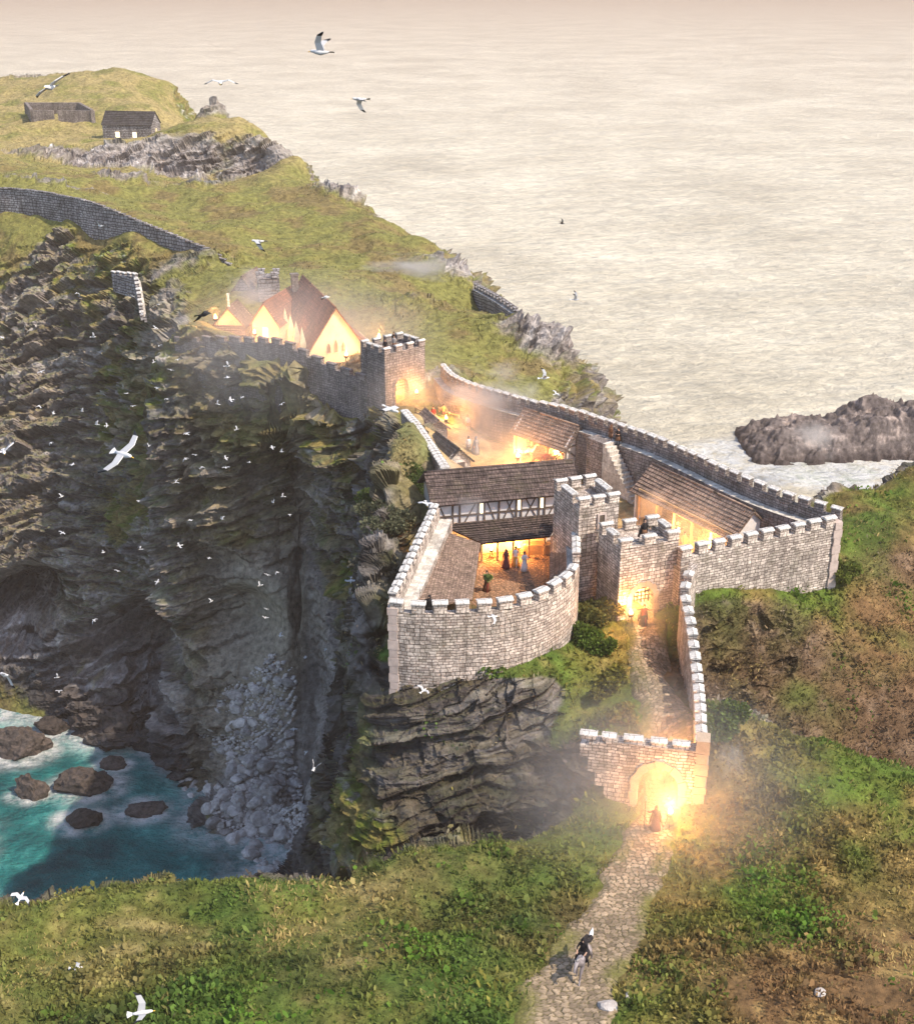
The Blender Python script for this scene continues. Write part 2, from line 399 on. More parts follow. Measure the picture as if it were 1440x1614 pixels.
def bump(nt, bs, h, strength=0.5, dist=0.1):
    b = nt.nodes.new('ShaderNodeBump'); b.inputs['Strength'].default_value = strength; b.inputs['Distance'].default_value = dist
    nt.links.new(h, b.inputs['Height']); nt.links.new(b.outputs[0], bs.inputs['Normal']); return b
def obj_co(nt):
    return nt.nodes.new('ShaderNodeTexCoord').outputs['Object']
def rough(bs, r, spec=0.3):
    bs.inputs['Roughness'].default_value = r
    bs.inputs['Specular IOR Level'].default_value = spec

def mat_vcol(name, fine=1.6, amt=(0.55, 1.45), bs_str=0.6, bdist=0.25, r=0.95, scale2=6.0):
    m, nt, bs = new_mat(name); rough(bs, r, 0.15)
    a = nt.nodes.new('ShaderNodeAttribute'); a.attribute_name = 'col'
    co = obj_co(nt)
    f = noise(nt, fine, co, 6, 0.7)
    k = ramp(nt, f, [(0.3, amt[0]), (0.7, amt[1])])
    nt.links.new(mix(nt, a.outputs['Color'], k, 1.0, 'MULTIPLY'), bs.inputs['Base Color'])
    if bs_str: bump(nt, bs, noise(nt, scale2 / 4, co, 8, 0.75), bs_str, bdist)
    return m
M_TERR = mat_vcol('ground_cover_and_rock', fine=1.1, amt=(0.42, 1.6), bs_str=1.0, bdist=0.35, scale2=5)

# ------------------------------------------------------------------ terrain mesh
def pline_dist(x, y, pts):
    d = np.full(x.shape, 1e9)
    for (ax, ay), (bx, by) in zip(pts[:-1], pts[1:]):
        ux, uy = bx - ax, by - ay; L2 = ux * ux + uy * uy
        t = np.clip(((x - ax) * ux + (y - ay) * uy) / L2, 0, 1)
        d = np.minimum(d, np.hypot(x - ax - t * ux, y - ay - t * uy))
    return d
PATH_PX = [(860, 1690, 90), (885, 1614, 78), (915, 1540, 64), (955, 1470, 58), (990, 1400, 48), (1022, 1330, 38)]
PATH = []
for u, v, w in PATH_PX:
    p = HIT(u, v); PATH.append((p.x, p.y, w / FPX * (p - Vector((0, 0, CAM_H))).length))
for u, v, Y, w in ((1040, 1285, 67.4, 1.35), (1043, 1240, 69.5, 1.2), (1050, 1160, 73.3, 1.9), (1044, 1100, 78, 2.1), (1033, 1045, 82, 2.0), (1017, 990, 87, 1.6), (1013, 970, 89.5, 1.3)):
    p = PY(u, v, Y); PATH.append((p.x, p.y, w))
PATHXY = [(a, b) for a, b, c in PATH]
def flatmask(x, y):
    m = 1 - sstep(2.2, 5.0, pline_dist(x, y, PATHXY))
    def boxm(x0, x1, y0, y1, s=2.0):
        return sstep(x0 - s, x0, x) * (1 - sstep(x1, x1 + s, x)) * sstep(y0 - s, y0, y) * (1 - sstep(y1, y1 + s, y))
    m = np.maximum(m, boxm(-5, 9.5, 83.5, 102, 1.2)); m = np.maximum(m, boxm(-6, 26, 103, 142) * (1 - sstep(-2, 2, (x - 7.2) * .76 + (y - 122) * .65)))
    m = np.maximum(m, boxm(11, 30, 92, 104) * sstep(0, 1.5, y - 90.2 - .42 * (x - 17)) * (1 - sstep(-2, 2, (x - 7.2) * .76 + (y - 122) * .65)))
    m = np.maximum(m, boxm(-36, -6, 148, 174))
    return m

NC, NR, YMAX = 1120, 1560, 620.0
az = np.concatenate([np.linspace(-46, -26.2, 60), np.linspace(-26, 26, 1000), np.linspace(26.2, 46, 60)]) * math.pi / 180
ss = np.concatenate([np.geomspace(37, 130, 1500, endpoint=False), np.geomspace(130, YMAX, 1500)])
sx = np.sin(az)[:, None] * ss[None]; sy = np.cos(az)[:, None] * ss[None]
sh = HT(sx, sy)
th = np.arctan2(CAM_H - sh, ss[None])
runmin = np.minimum.accumulate(th, axis=1)
vis = (th <= runmin + 1e-4)
dth = np.abs(np.diff(th, axis=1)); d3 = np.hypot(np.diff(ss)[None], np.diff(sh, axis=1)) / ss[None, 1:]
under = (sh[:, 1:] < -3.5)
w = np.where(under, 0.004, 1.0) * (np.where(vis[:, 1:], dth, 0.12 * dth) + 0.13 * d3) + 1e-7
# smooth between columns so that quads stay regular
ker = np.ones(25) / 25
w = np.apply_along_axis(lambda c: np.convolve(np.pad(c, 12, mode='edge'), ker, 'valid'), 0, w)
cum = np.concatenate([np.zeros((NC, 1)), np.cumsum(w, axis=1)], 1); cum /= cum[:, -1:]
tt = np.linspace(0, 1, NR)
rr = np.stack([np.interp(tt, cum[i], ss) for i in range(NC)])          # NC x NR
bx = (np.sin(az)[:, None] * rr); by = (np.cos(az)[:, None] * rr)
P0 = np.stack([bx, by, HT(bx, by)], -1)
def gnorm(P):
    du = np.gradient(P, axis=0); dv = np.gradient(P, axis=1)
    n = np.cross(du, dv); n *= np.sign(n[..., 2:3].mean()) if True else 1
    return n / (np.linalg.norm(n, axis=-1, keepdims=True) + 1e-9)
e = 0.8
zx = (HT(bx + e, by) - HT(bx - e, by)) / (2 * e); zy = (HT(bx, by + e) - HT(bx, by - e)) / (2 * e)
n0 = np.stack([-zx, -zy, np.ones_like(zx)], -1); n0 /= np.linalg.norm(n0, axis=-1, keepdims=True)
F0 = P0.reshape(-1, 3); NN = n0.reshape(-1, 3); px_, py_, pz_ = F0.T
fl = flatmask(px_, py_)
big = fbm(F0 * 0.05, 3, 3)
fine = fbm(F0 * np.array([.9, .9, 1.3]), 4, 13, .6)
rock = 1 - sstep(0.60, 0.78, NN[:, 2] + 0.14 * big)
scree = np.exp(-(((px_ + 24.5) / 9) ** 4)) * sstep(128, 136, py_) * (1 - sstep(156, 160, py_)) * (1 - sstep(30, 36, pz_))
# upper headland outcrop band
def blob(u, v, Y, rx, ry, rz=1e9):
    c = PY(u, v, Y); return np.exp(-(((px_ - c.x) / rx) ** 2 + ((py_ - c.y) / ry) ** 2 + ((pz_ - c.z) / rz) ** 2))
outc = np.clip(blob(350, 250, 300, 24, 7) + blob(250, 255, 300, 16, 6) + 0.8 * blob(150, 262, 300, 14, 5) + 0.8 * blob(345, 172, 340, 9, 8) + .8 * blob(540, 330, 258, 4, 5) + .8 * blob(530, 310, 262, 5, 4) + .9 * blob(700, 440, 208, 5, 6) + .7 * blob(60, 140, 440, 30, 6) + .8 * blob(870, 560, 168, 6, 8) + .7*blob(260, 500, 186, 7, 6) + .8 * blob(120, 250, 306, 22, 5) + .8 * blob(520, 290, 270, 6, 6) + .8 * blob(610, 345, 250, 5, 7) + .8 * blob(190, 295, 268, 10, 4) + .7 * blob(330, 305, 268, 6, 4) + .7 * blob(90, 312, 250, 14, 4) + .8 * blob(290, 520, 176, 4, 5) + .7 * blob(730, 440, 205, 4, 7) + .6 * blob(830, 545, 170, 6, 6) + .7 * blob(700, 620, 150, 4, 4) + .7 * blob(290, 430, 203, 10, 5) + .5 * blob(680, 500, 178, 8, 5) + .9 * (blob(600, 800, 115, 2.6, 7) + blob(592, 870, 101, 2.8, 6) + blob(575, 950, 93, 2.6, 5) + blob(572, 1040, 85, 2.2, 4)), 0, 1)
outc = outc * sstep(-0.35, 0.25, fbm(F0 * np.array([.09, .09, .2]), 3, 21) + outc * .5)
rockd = np.clip(np.maximum(rock, outc), 0, 1)
# strata coordinates: beds dip down to the left
sn = np.array([-0.34, -0.10, 0.93]); sn /= np.linalg.norm(sn)
t1 = np.cross(sn, [0, 1, 0]); t1 /= np.linalg.norm(t1); t2 = np.cross(sn, t1)
S = np.stack([F0 @ t1, F0 @ t2, F0 @ sn], -1).astype(np.float32)
wob = .5 * fbm(F0 * 0.10, 2, 31) + .35 * fbm(F0 * .5, 2, 33)
q = S[:, 2] + 1.6 * wob
beds = fbm(np.stack([S[:, 0] * .05, S[:, 1] * .05, q * .42], -1), 4, 41, 0.6)
blocks = fbm(np.stack([S[:, 0] * .22, S[:, 1] * .22, q * .8], -1), 4, 51, 0.6, ridged=True)
butt = fbm(np.stack([F0[:, 0] * .07, F0[:, 1] * .07, F0[:, 2] * .02], -1), 3, 61, 0.5)
far = sstep(120, 145, py_)
amp = np.clip(rock + .3 * outc * (1 - rock), 0, 1) * (0.45 + 0.55 * far) * np.where(py_ > 225, .55, 1.0) * (1 - .93 * scree)
wv = [.8 * fbm(F0 * .22 + 5 * i, 3, 700 + i) for i in range(3)]
def stepcell(sx_, sy_, sz_, sd_): return _hash(np.floor(S[:, 0] / sx_ + wv[0]).astype(np.int64), np.floor(S[:, 1] / sx_ + wv[1]).astype(np.int64), np.floor(q / sz_ + wv[2] * .5).astype(np.int64), sd_)
fq = q / 1.5 + .5 * wv[2]; fr_q = fq - np.floor(fq)
ledges = stepcell(11, 11, 1.5, 71) * .9 + (.5 - fr_q) * .9
jointed = stepcell(3.2, 3.2, 1.9, 72) * .8 + stepcell(1.3, 1.3, .7, 73) * .38
disp = amp * (1.3 * butt * far + 2.9 * beds + 1.2 * blocks + .4 * fine + 1.5 * ledges + 1.0 * jointed)
disp += outc * (1 - rock) * (1.5 + .9 * blocks + .35 * jointed + .8 * ledges)
tuss = fbm(F0 * 0.55, 4, 71); lump = fbm(F0 * 0.13, 3, 81)
disp += (1 - rockd) * (1 - fl) * (np.where(py_ > 135, 0.9 + .9 * sstep(170, 230, py_), 0.45) * lump + np.where(py_ > 135, 0.35, 0.22) * tuss)
disp += fl * 0.04 * tuss
disp += scree * 0.5 * tuss
# keep the strip at the walls low
def nearwall(pts, r): return 1 - sstep(r * .5, r, pline_dist(px_, py_, pts))
P1 = F0 + NN * disp[:, None]
# sea caves: pushed into the cliff (away from the water)
def cave(u, v, Y, rx, rz, depth, tilt=0.0):
    c = PY(u, v, Y); dx = px_ - c.x; dz_ = pz_ - c.z - tilt * dx
    k = np.exp(-((dx / rx) ** 2 + (dz_ / rz) ** 2) ** 1.6) * rock * np.exp(-((py_ - c.y) / 9) ** 4)
    P1[:, 1] += k * depth * (1 - .5 * k * 0); P1[:, 2] += k * 0
    return k
caveK = np.zeros(len(P1))
for a in ((25, 965, 181, 9, 4.5, 16, .25), (225, 1035, 163, 9.5, 5.5, 15, .3), (-60, 1010, 180, 12, 4, 14, .2), (480, 800, 152, 7, 9, 9, 0), (375, 985, 153, 6, 4.5, 6, .2), (330, 880, 158, 5, 2.5, 4, .3), (520, 1000, 150, 4, 12, 6, 0), (525, 1180, 145, 4, 14, 6, 0)):
    caveK = np.maximum(caveK, cave(*a))
PG = P1.reshape(NC, NR, 3)
n1 = gnorm(PG).reshape(-1, 3); n1 *= np.sign(n1[:, 2:3] + 1e-9) if False else 1.0
if (n1[:, 2].mean() < 0): n1 = -n1
# ---- colours (the ground's own colours: vegetation kinds, bare rock, wet rock)
def lerp(a, b, t): return a + (np.asarray(b) - a) * t[:, None]
c_lo = fbm(F0 * 0.045, 4, 101); c_md = fbm(F0 * 0.17, 4, 111); c_hi = fbm(F0 * 0.8, 3, 121)
fore = 1 - sstep(112, 130, py_)
right = sstep(14, 24, px_ - (py_ - 60) * .05) * fore
heath = np.clip(fore * (1 - sstep(.74, .90, NN[:, 2])) * sstep(8, 14, px_) * sstep(72, 78, py_) * (1 - sstep(58.5, 60.5, pz_)), 0, 1)
g_green = np.array([.055, .092, .016]); g_olive = np.array([.115, .112, .028]); g_straw = np.array([.26, .205, .085]); g_brown = np.array([.105, .068, .035]); g_dk = np.array([.032, .050, .012])
col = np.tile(g_green, (len(F0), 1))
col = lerp(col, g_olive, sstep(-.35, .35, c_md + .25 * c_hi))
col = lerp(col, g_dk, sstep(.05, .45, fbm(F0 * .11, 3, 131)) * .8 * fore)
col = lerp(col, g_brown, np.clip(sstep(.0, .4, c_lo + .3 * c_md) * .7 * fore + sstep(8, 16, px_) * fore * .6 * sstep(-.35, .2, c_md), 0, 1))
col = lerp(col, g_straw, sstep(.1, .5, c_md * .6 + c_hi * .5) * .55)
# headland: sunburnt on top, greener on the slope
upper = sstep(255, 310, py_)
hd = sstep(125, 150, py_)
col = lerp(col, [.25, .215, .07], hd * .6)
col = lerp(col, [.30, .235, .105], upper * sstep(-.5, .2, c_md) * .85)
col = lerp(col, [.15, .10, .05], hd * (1 - upper) * sstep(-.05, .35, c_md + .3 * c_hi) * .6)
col = lerp(col, [.085, .058, .038], heath * (.6 + .4 * sstep(-.4, .1, c_md)) * .95)
col = lerp(col, [.17, .13, .10], heath * sstep(.1, .5, c_hi) * .5)
# rock
streak = sstep(.05, .55, fbm(np.stack([S[:, 0] * .12, S[:, 1] * .12, q * 1.5], -1), 5, 141, .65))
rk = np.tile(np.array([.19, .16, .145]), (len(F0), 1))
streak2 = sstep(.0, .45, fbm(np.stack([S[:, 0] * .06, S[:, 1] * .06, q * .55], -1), 4, 146, .6) + .35 * fine)
rk = lerp(rk, [.40, .365, .345], streak2 * .6)
rk = lerp(rk, [.74, .68, .64], streak * (.35 + .65 * sstep(-.25, .3, c_lo + .5 * c_md)))
rk = lerp(rk, [.045, .038, .038], sstep(.05, .4, fbm(np.stack([S[:, 0] * .1, S[:, 1] * .1, q * .9], -1), 3, 151)) * .6)
rk = lerp(rk, [.085, .095, .10], sstep(.2, .5, fbm(F0 * .06, 3, 161)) * .6)
rk = lerp(rk, [.026, .023, .024], (1 - sstep(1.5, 7, pz_ + 4 * c_md)) * .75)
ochre = np.exp(-(((px_ + 20.5 - (pz_ - 20) * .15) / 3.0) ** 2)) * sstep(14, 20, pz_) * (1 - sstep(30, 34, pz_)) * sstep(140, 146, py_) * (1 - sstep(156, 158, py_))
rk = lerp(rk, [.17, .115, .055], np.clip(ochre, 0, 1) * .85)
rk = lerp(rk, [.34, .31, .28], scree * .8)
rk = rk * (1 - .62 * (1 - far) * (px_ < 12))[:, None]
dark_isth = sstep(-16.5, -13, px_) * 0
ledge = sstep(.50, .74, n1[:, 2] + .15 * c_md)
mossy = sstep(-.07, .18, -.22 * (1 - far) + c_lo * .9 + c_md * .5 + .12 * sstep(26, 50, pz_) - .25 * (1 - sstep(8, 26, pz_)))
moss_col = lerp(np.tile(np.array([.11, .135, .022]), (len(F0), 1)), [.23, .18, .06], sstep(-.3, .3, c_hi))
rk = lerp(rk, moss_col, np.clip(ledge * (.2 + .3 * far) * sstep(5, 15, pz_) + mossy * .85, 0, 1) * (1 - outc) * (1 - sstep(0, .3, scree + ochre)) * sstep(-.45, .05, c_hi + .4 - streak * .5))
rk = lerp(rk, [.30, .27, .25], outc * .6 * sstep(-.3, .3, c_hi))
fr = (1 - far) * rockd
rockw = np.clip(np.maximum(rockd, scree), 0, 1)
rockw = rockw * (1 - fore * heath * .75)
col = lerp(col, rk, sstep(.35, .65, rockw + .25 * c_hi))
col = lerp(col, [.24, .19, .10], fl * (py_ > 100) * .4)
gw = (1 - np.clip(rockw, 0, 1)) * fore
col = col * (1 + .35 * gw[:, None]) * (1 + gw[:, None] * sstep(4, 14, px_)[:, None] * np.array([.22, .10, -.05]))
col = np.clip(col, .01, 1)
idx = np.arange(NC * NR).reshape(NC, NR)
Fq = np.stack([idx[:-1, :-1], idx[1:, :-1], idx[1:, 1:], idx[:-1, 1:]], -1).reshape(-1, 4)
kz = P1[Fq, 2].max(1) > -3.0
Fq = Fq[kz]
used = np.zeros(len(P1), bool); used[Fq.ravel()] = True
remap = np.cumsum(used) - 1
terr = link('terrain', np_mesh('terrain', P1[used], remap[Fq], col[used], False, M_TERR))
tag(terr, 'rugged grassy headland with dark sea cliffs', None, None, 'structure')

# ------------------------------------------------------------------ sea
m, nt, bs = new_mat('sea_water'); M_SEA = m
geo = nt.nodes.new('ShaderNodeNewGeometry'); pos = geo.outputs['Position']
at = nt.nodes.new('ShaderNodeAttribute'); at.attribute_name = 'foam'
ac = nt.nodes.new('ShaderNodeAttribute'); ac.attribute_name = 'cove'
mp = nt.nodes.new('ShaderNodeMapping'); mp.inputs['Rotation'].default_value = (0, 0, R(-24)); mp.inputs['Scale'].default_value = (0.6, 1.0, 1.0)
nt.links.new(pos, mp.inputs['Vector'])
w1 = noise(nt, 0.06, mp.outputs[0], 9, 0.68); w2 = noise(nt, 0.9, mp.outputs[0], 5, 0.6); w3 = noise(nt, 0.011, pos, 4, 0.6)
hgt = math_(nt, 'ADD', math_(nt, 'MULTIPLY', w1, 5.0), math_(nt, 'MULTIPLY', w2, 0.25))
bmp = bump(nt, bs, hgt, 1.0, 2.0)
teal = ramp(nt, noise(nt, 0.07, pos, 6, 0.7), [(0.36, (.008, .075, .085)), (0.5, (.018, .19, .185)), (0.62, (.10, .42, .39))])
openc = ramp(nt, w3, [(0.3, (.56, .495, .365)), (0.7, (.84, .76, .585))])
mp2 = nt.nodes.new('ShaderNodeMapping'); mp2.inputs['Rotation'].default_value = (0, 0, R(-28)); mp2.inputs['Scale'].default_value = (.8, 1.1, 1); nt.links.new(pos, mp2.inputs['Vector'])
ripple_shade = ramp(nt, math_(nt, 'ADD', math_(nt, 'MULTIPLY', noise(nt, .26, mp2.outputs[0], 7, .72), .6), math_(nt, 'MULTIPLY', noise(nt, .085, mp.outputs[0], 7, .7), .4)), [(.38, .72), (.5, .97), (.62, 1.32)])
openc = mix(nt, openc, ripple_shade, 1.0, 'MULTIPLY')  # light and shade of the ripples painted into the open sea colour
base = mix(nt, openc, teal, ac.outputs['Fac'])
fo = math_(nt, 'MULTIPLY', at.outputs['Fac'], ramp(nt, noise(nt, 0.30, pos, 9, 0.75), [(0.35, 0.0), (0.56, 1.0)]))
caps = ramp(nt, noise(nt, 0.16, mp.outputs[0], 8, 0.75), [(0.66, 0.0), (0.74, 0.8)])
caps = math_(nt, 'MULTIPLY', caps, math_(nt, 'SUBTRACT', 1.0, ac.outputs['Fac']))
fo = math_(nt, 'MAXIMUM', fo, caps)
nt.links.new(mix(nt, base, (.72, .72, .70), fo), bs.inputs['Base Color'])
nt.links.new(math_(nt, 'ADD', math_(nt, 'MULTIPLY', fo, .4), .42), bs.inputs['Roughness'])
bs.inputs['IOR'].default_value = 1.33
a2 = np.linspace(-50, 50, 420) * math.pi / 180
r2 = np.concatenate([np.geomspace(58, 330, 520, endpoint=False), np.geomspace(330, 14000, 120)])
Xs = np.sin(a2)[:, None] * r2[None]; Ys = np.cos(a2)[:, None] * r2[None]
PS = np.stack([Xs, Ys, np.zeros_like(Xs)], -1).reshape(-1, 3)
hs = HT(PS[:, 0], PS[:, 1]); hs = np.where((PS[:, 1] > 630) | (np.abs(PS[:, 0]) > 170), -10, hs)
ISL = PZ(1330, 735, 0)
dI = np.hypot((PS[:, 0] - ISL.x - 16) / 42, (PS[:, 1] - ISL.y - 6) / 20)
cove = (1 - sstep(4, 12, PS[:, 0] + 0.1 * (PS[:, 1] - 140))) * (1 - sstep(176, 190, PS[:, 1]))
fz = fbm(np.stack([PS[:, 0] * .06, PS[:, 1] * .06, 0 * PS[:, 0]], -1), 4, 171)
foam = np.maximum(sstep(-5.5, -1.0, hs + 2.6 * fz), sstep(1.35, 1.05, dI + .15 * fz))
foam = np.clip(foam + cove * .6 * sstep(-.05, .4, fz), 0, 1)
for u, v, w_ in ((30, 1183, 84), (82, 1152, 46), (138, 1240, 74), (48, 1252, 46), (128, 1294, 56), (245, 1172, 62), (228, 1278, 60), (180, 1205, 40), (185, 1145, 120)):
    c = PZ(u, v, 0); r_ = w_ / 2 / FPX * (c - Vector((0, 0, CAM_H))).length; d_ = np.hypot(PS[:, 0] - c.x, (PS[:, 1] - c.y) / .75) / r_
    foam = np.maximum(foam, (1 - sstep(1.0, 2.0, d_ + .5 * fz)))
c = PZ(500, 1370, 0); foam = np.maximum(foam, 1 - sstep(.7, 1.4, np.hypot((PS[:, 0] - c.x) / 10, (PS[:, 1] - c.y) / 9) + .4 * fz))
cove = np.maximum(cove, .3 * sstep(.95, .8, np.hypot((PS[:, 0] - PZ(1300, 745, 0).x) / 14, (PS[:, 1] - PZ(1300, 745, 0).y) / 9)))
iy = np.arange(len(PS)).reshape(len(a2), len(r2))
Fs = np.stack([iy[:-1, :-1], iy[1:, :-1], iy[1:, 1:], iy[:-1, 1:]], -1).reshape(-1, 4)
Fs = Fs[hs[Fs].min(1) < 4]
sea = link('sea', np_mesh('sea', PS, Fs, None, True, M_SEA, {'foam': foam, 'cove': cove}))
tag(sea, 'pale open sea with turquoise cove below the cliff', None, None, 'structure')

# ------------------------------------------------------------------ light, sky, haze
SUN_EL, SUN_AZ = 50.0, 117.0
world = bpy.data.worlds.new('World'); scene.world = world; world.use_nodes = True
wn = world.node_tree; bg = wn.nodes['Background']
sky = wn.nodes.new('ShaderNodeTexSky'); sky.sky_type = 'NISHITA'; sky.sun_disc = False
sky.sun_elevation = R(SUN_EL); sky.sun_rotation = R(SUN_AZ); sky.dust_density = 1.2; sky.air_density = 1.0; sky.ozone_density = 0.6
wn.links.new(sky.outputs[0], bg.inputs[0]); bg.inputs[1].default_value = 0.15
sd = bpy.data.lights.new('sun', 'SUN'); sd.energy = 3.1; sd.angle = R(0.6); sd.color = (1.0, .87, .70)
so = bpy.data.objects.new('sun', sd); COL.objects.link(so)
dirv = Vector((math.sin(R(SUN_AZ)) * math.cos(R(SUN_EL)), math.cos(R(SUN_AZ)) * math.cos(R(SUN_EL)), math.sin(R(SUN_EL))))
so.rotation_euler = dirv.to_track_quat('Z', 'Y').to_euler(); so.location = (60, 200, 160)
def volume_mat(name, color, dens, aniso, noise_scale=None):
    m = bpy.data.materials.new(name); m.use_nodes = True; nt = m.node_tree
    nt.nodes.remove(nt.nodes['Principled BSDF'])
    v = nt.nodes.new('ShaderNodeVolumePrincipled'); v.inputs['Color'].default_value = (*color, 1)
    v.inputs['Density'].default_value = dens; v.inputs['Anisotropy'].default_value = aniso
    nt.links.new(v.outputs[0], nt.nodes['Material Output'].inputs['Volume'])
    return m, nt, v
HAZE, _, _ = volume_mat('haze_air', (.54, .425, .352), 0.00036, 0.0)
hb = MB(); hb.box((0, 6000, 50), (18000, 12400, 126))
hz = hb.build('haze', HAZE); tag(hz, 'warm pale sea haze', None, None, 'stuff')

scene.view_settings.view_transform = 'Standard'; scene.view_settings.look = 'None'
scene.view_settings.exposure = 1.0; scene.view_settings.gamma = 1.0
cy = scene.cycles
cy.use_denoising = True
try: cy.denoiser = 'OPENIMAGEDENOISE'
except Exception: pass
cy.max_bounces = 6; cy.volume_bounces = 1; cy.diffuse_bounces = 3; cy.glossy_bounces = 2; cy.transparent_max_bounces = 8
cy.sample_clamp_indirect = 4.0
# ------------------------------------------------------------------ built things: materials
def uvn(nt): return nt.nodes.new('ShaderNodeUVMap').outputs[0]
def mat_masonry(name, c1, c2, mortar, bw=0.5, bh=0.225, ms=0.022, wob=0.13, stain=(0.5, 1.3), bstr=1.0, moss=None):
    m, nt, bs = new_mat(name); rough(bs, 0.92, 0.2)
    uv = uvn(nt); co = obj_co(nt)
    nz = nt.nodes.new('ShaderNodeTexNoise'); nz.inputs['Scale'].default_value = 1.3; nz.inputs['Detail'].default_value = 5
    nt.links.new(co, nz.inputs['Vector'])
    vm = nt.nodes.new('ShaderNodeVectorMath'); vm.operation = 'SUBTRACT'; nt.links.new(nz.outputs['Color'], vm.inputs[0]); vm.inputs[1].default_value = (.5, .5, .5)
    vs = nt.nodes.new('ShaderNodeVectorMath'); vs.operation = 'MULTIPLY'; nt.links.new(vm.outputs[0], vs.inputs[0]); vs.inputs[1].default_value = (wob * 3, wob * 1.6, 0)
    va = nt.nodes.new('ShaderNodeVectorMath'); va.operation = 'ADD'; nt.links.new(uv, va.inputs[0]); nt.links.new(vs.outputs[0], va.inputs[1])
    b = nt.nodes.new('ShaderNodeTexBrick'); nt.links.new(va.outputs[0], b.inputs['Vector'])
    b.offset = 0.43; b.squash = 0.8; b.squash_frequency = 3
    for k, v in (('Scale', 1.0), ('Mortar Size', ms), ('Mortar Smooth', 0.25), ('Bias', 0.0), ('Brick Width', bw), ('Row Height', bh)): b.inputs[k].default_value = v
    b.inputs['Color1'].default_value = (*c1, 1); b.inputs['Color2'].default_value = (*c2, 1); b.inputs['Mortar'].default_value = (*mortar, 1)
    b2 = nt.nodes.new('ShaderNodeTexBrick'); nt.links.new(va.outputs[0], b2.inputs['Vector']); b2.offset = 0.37; b2.squash = 1.3; b2.squash_frequency = 2
    for k, v in (('Scale', 1.0), ('Mortar Size', ms * 1.2), ('Mortar Smooth', 0.3), ('Bias', -.2), ('Brick Width', bw * .72), ('Row Height', bh * 1.42)): b2.inputs[k].default_value = v
    b2.inputs['Color1'].default_value = (*[x * .92 for x in c1], 1); b2.inputs['Color2'].default_value = (*[x * .78 for x in c2], 1); b2.inputs['Mortar'].default_value = (*mortar, 1)
    pm_ = ramp(nt, noise(nt, 0.30, co, 3, 0.5), [(0.50, 0.0), (0.54, 1.0)])
    bcol = mix(nt, b.outputs['Color'], b2.outputs['Color'], pm_)
    st = ramp(nt, noise(nt, 0.42, co, 8, 0.75), [(0.3, stain[0]), (0.7, stain[1])])
    fi = ramp(nt, noise(nt, 4.5, co, 6, 0.75), [(0.3, 0.62), (0.7, 1.3)])
    c = mix(nt, mix(nt, bcol, st, 1.0, 'MULTIPLY'), fi, 1.0, 'MULTIPLY')
    mpz = nt.nodes.new('ShaderNodeMapping'); mpz.inputs['Scale'].default_value = (1.6, 1.6, .10); nt.links.new(co, mpz.inputs['Vector'])
    c = mix(nt, c, ramp(nt, noise(nt, 1.0, mpz.outputs[0], 5, .7), [(.38, .68), (.58, 1.08)]), 1.0, 'MULTIPLY')
    if moss:
        k = ramp(nt, noise(nt, 0.8, co, 8, 0.75), [(0.52, 0.0), (0.66, moss[1])])
        c = mix(nt, c, moss[0], k)
    nt.links.new(c, bs.inputs['Base Color'])
    h = math_(nt, 'ADD', math_(nt, 'MULTIPLY', b.outputs['Fac'], -1.0), math_(nt, 'MULTIPLY', noise(nt, 5, co, 5, 0.7), 0.8))
    bump(nt, bs, h, bstr, 0.09)
    return m
def mat_plain(name, c, r=0.85, var=(0.75, 1.2), sc=2.5, bstr=0.25, bd=0.04, spec=0.3):
    m, nt, bs = new_mat(name); rough(bs, r, spec)
    co = obj_co(nt)
    k = ramp(nt, noise(nt, sc, co, 7, 0.7), [(0.3, var[0]), (0.7, var[1])])
    nt.links.new(mix(nt, c, k, 1.0, 'MULTIPLY'), bs.inputs['Base Color'])
    if bstr: bump(nt, bs, noise(nt, sc * 3, co, 5, 0.7), bstr, bd)
    return m
M_STONE = mat_masonry('pale_coursed_stone', (.80, .68, .59), (.40, .33, .285), (.085, .062, .05), moss=((.20, .19, .11), .3))
M_STONE2 = mat_masonry('grey_coursed_stone', (.42, .355, .325), (.26, .22, .20), (.07, .055, .05), moss=((.10, .10, .04), .35))
M_STONE3 = mat_masonry('far_coursed_stone', (.46, .42, .41), (.30, .275, .27), (.07, .06, .06), bw=.9, bh=.4, ms=.06)
M_CAP = mat_masonry('weathered_capstone', (.78, .74, .69), (.60, .56, .52), (.12, .10, .09), bw=.9, bh=.45, stain=(.7, 1.15), bstr=.6)
M_QUOIN = mat_plain('dressed_pink_stone', (.50, .40, .35), .85, (.75, 1.2), 1.6)
M_ARCH = mat_plain('dressed_arch_stone', (.42, .31, .22), .85, (.75, 1.2), 1.8)
M_FLAG = mat_masonry('walkway_flagstone', (.72, .66, .58), (.60, .54, .47), (.34, .28, .23), bw=.8, bh=.6, ms=.012, bstr=.5)
def mat_tiles(name, c1, c2, gapc, bw=.34, bh=.36): return mat_masonry(name, c1, c2, gapc, bw, bh, .022, .03, (.65, 1.3), .8, ((.11, .10, .05), .3))
M_TILE_DK = mat_tiles('dark_brown_shingle', (.16, .115, .10), (.085, .062, .058), (.02, .016, .015))
M_TILE_BR = mat_tiles('brown_shingle', (.36, .25, .19), (.22, .15, .115), (.05, .035, .028))
M_TILE_RD = mat_tiles('russet_clay_tile', (.40, .17, .10), (.25, .105, .065), (.06, .028, .02))
M_TILE_SL = mat_tiles('dark_slate', (.10, .09, .09), (.055, .05, .05), (.015, .013, .013), .5, .42)
M_PLASTER = mat_plain('white_plaster', (.66, .62, .60), .9, (.8, 1.1), 1.2)
M_CREAM = mat_plain('cream_plaster', (.82, .68, .42), .9, (.72, 1.1), 0.9)
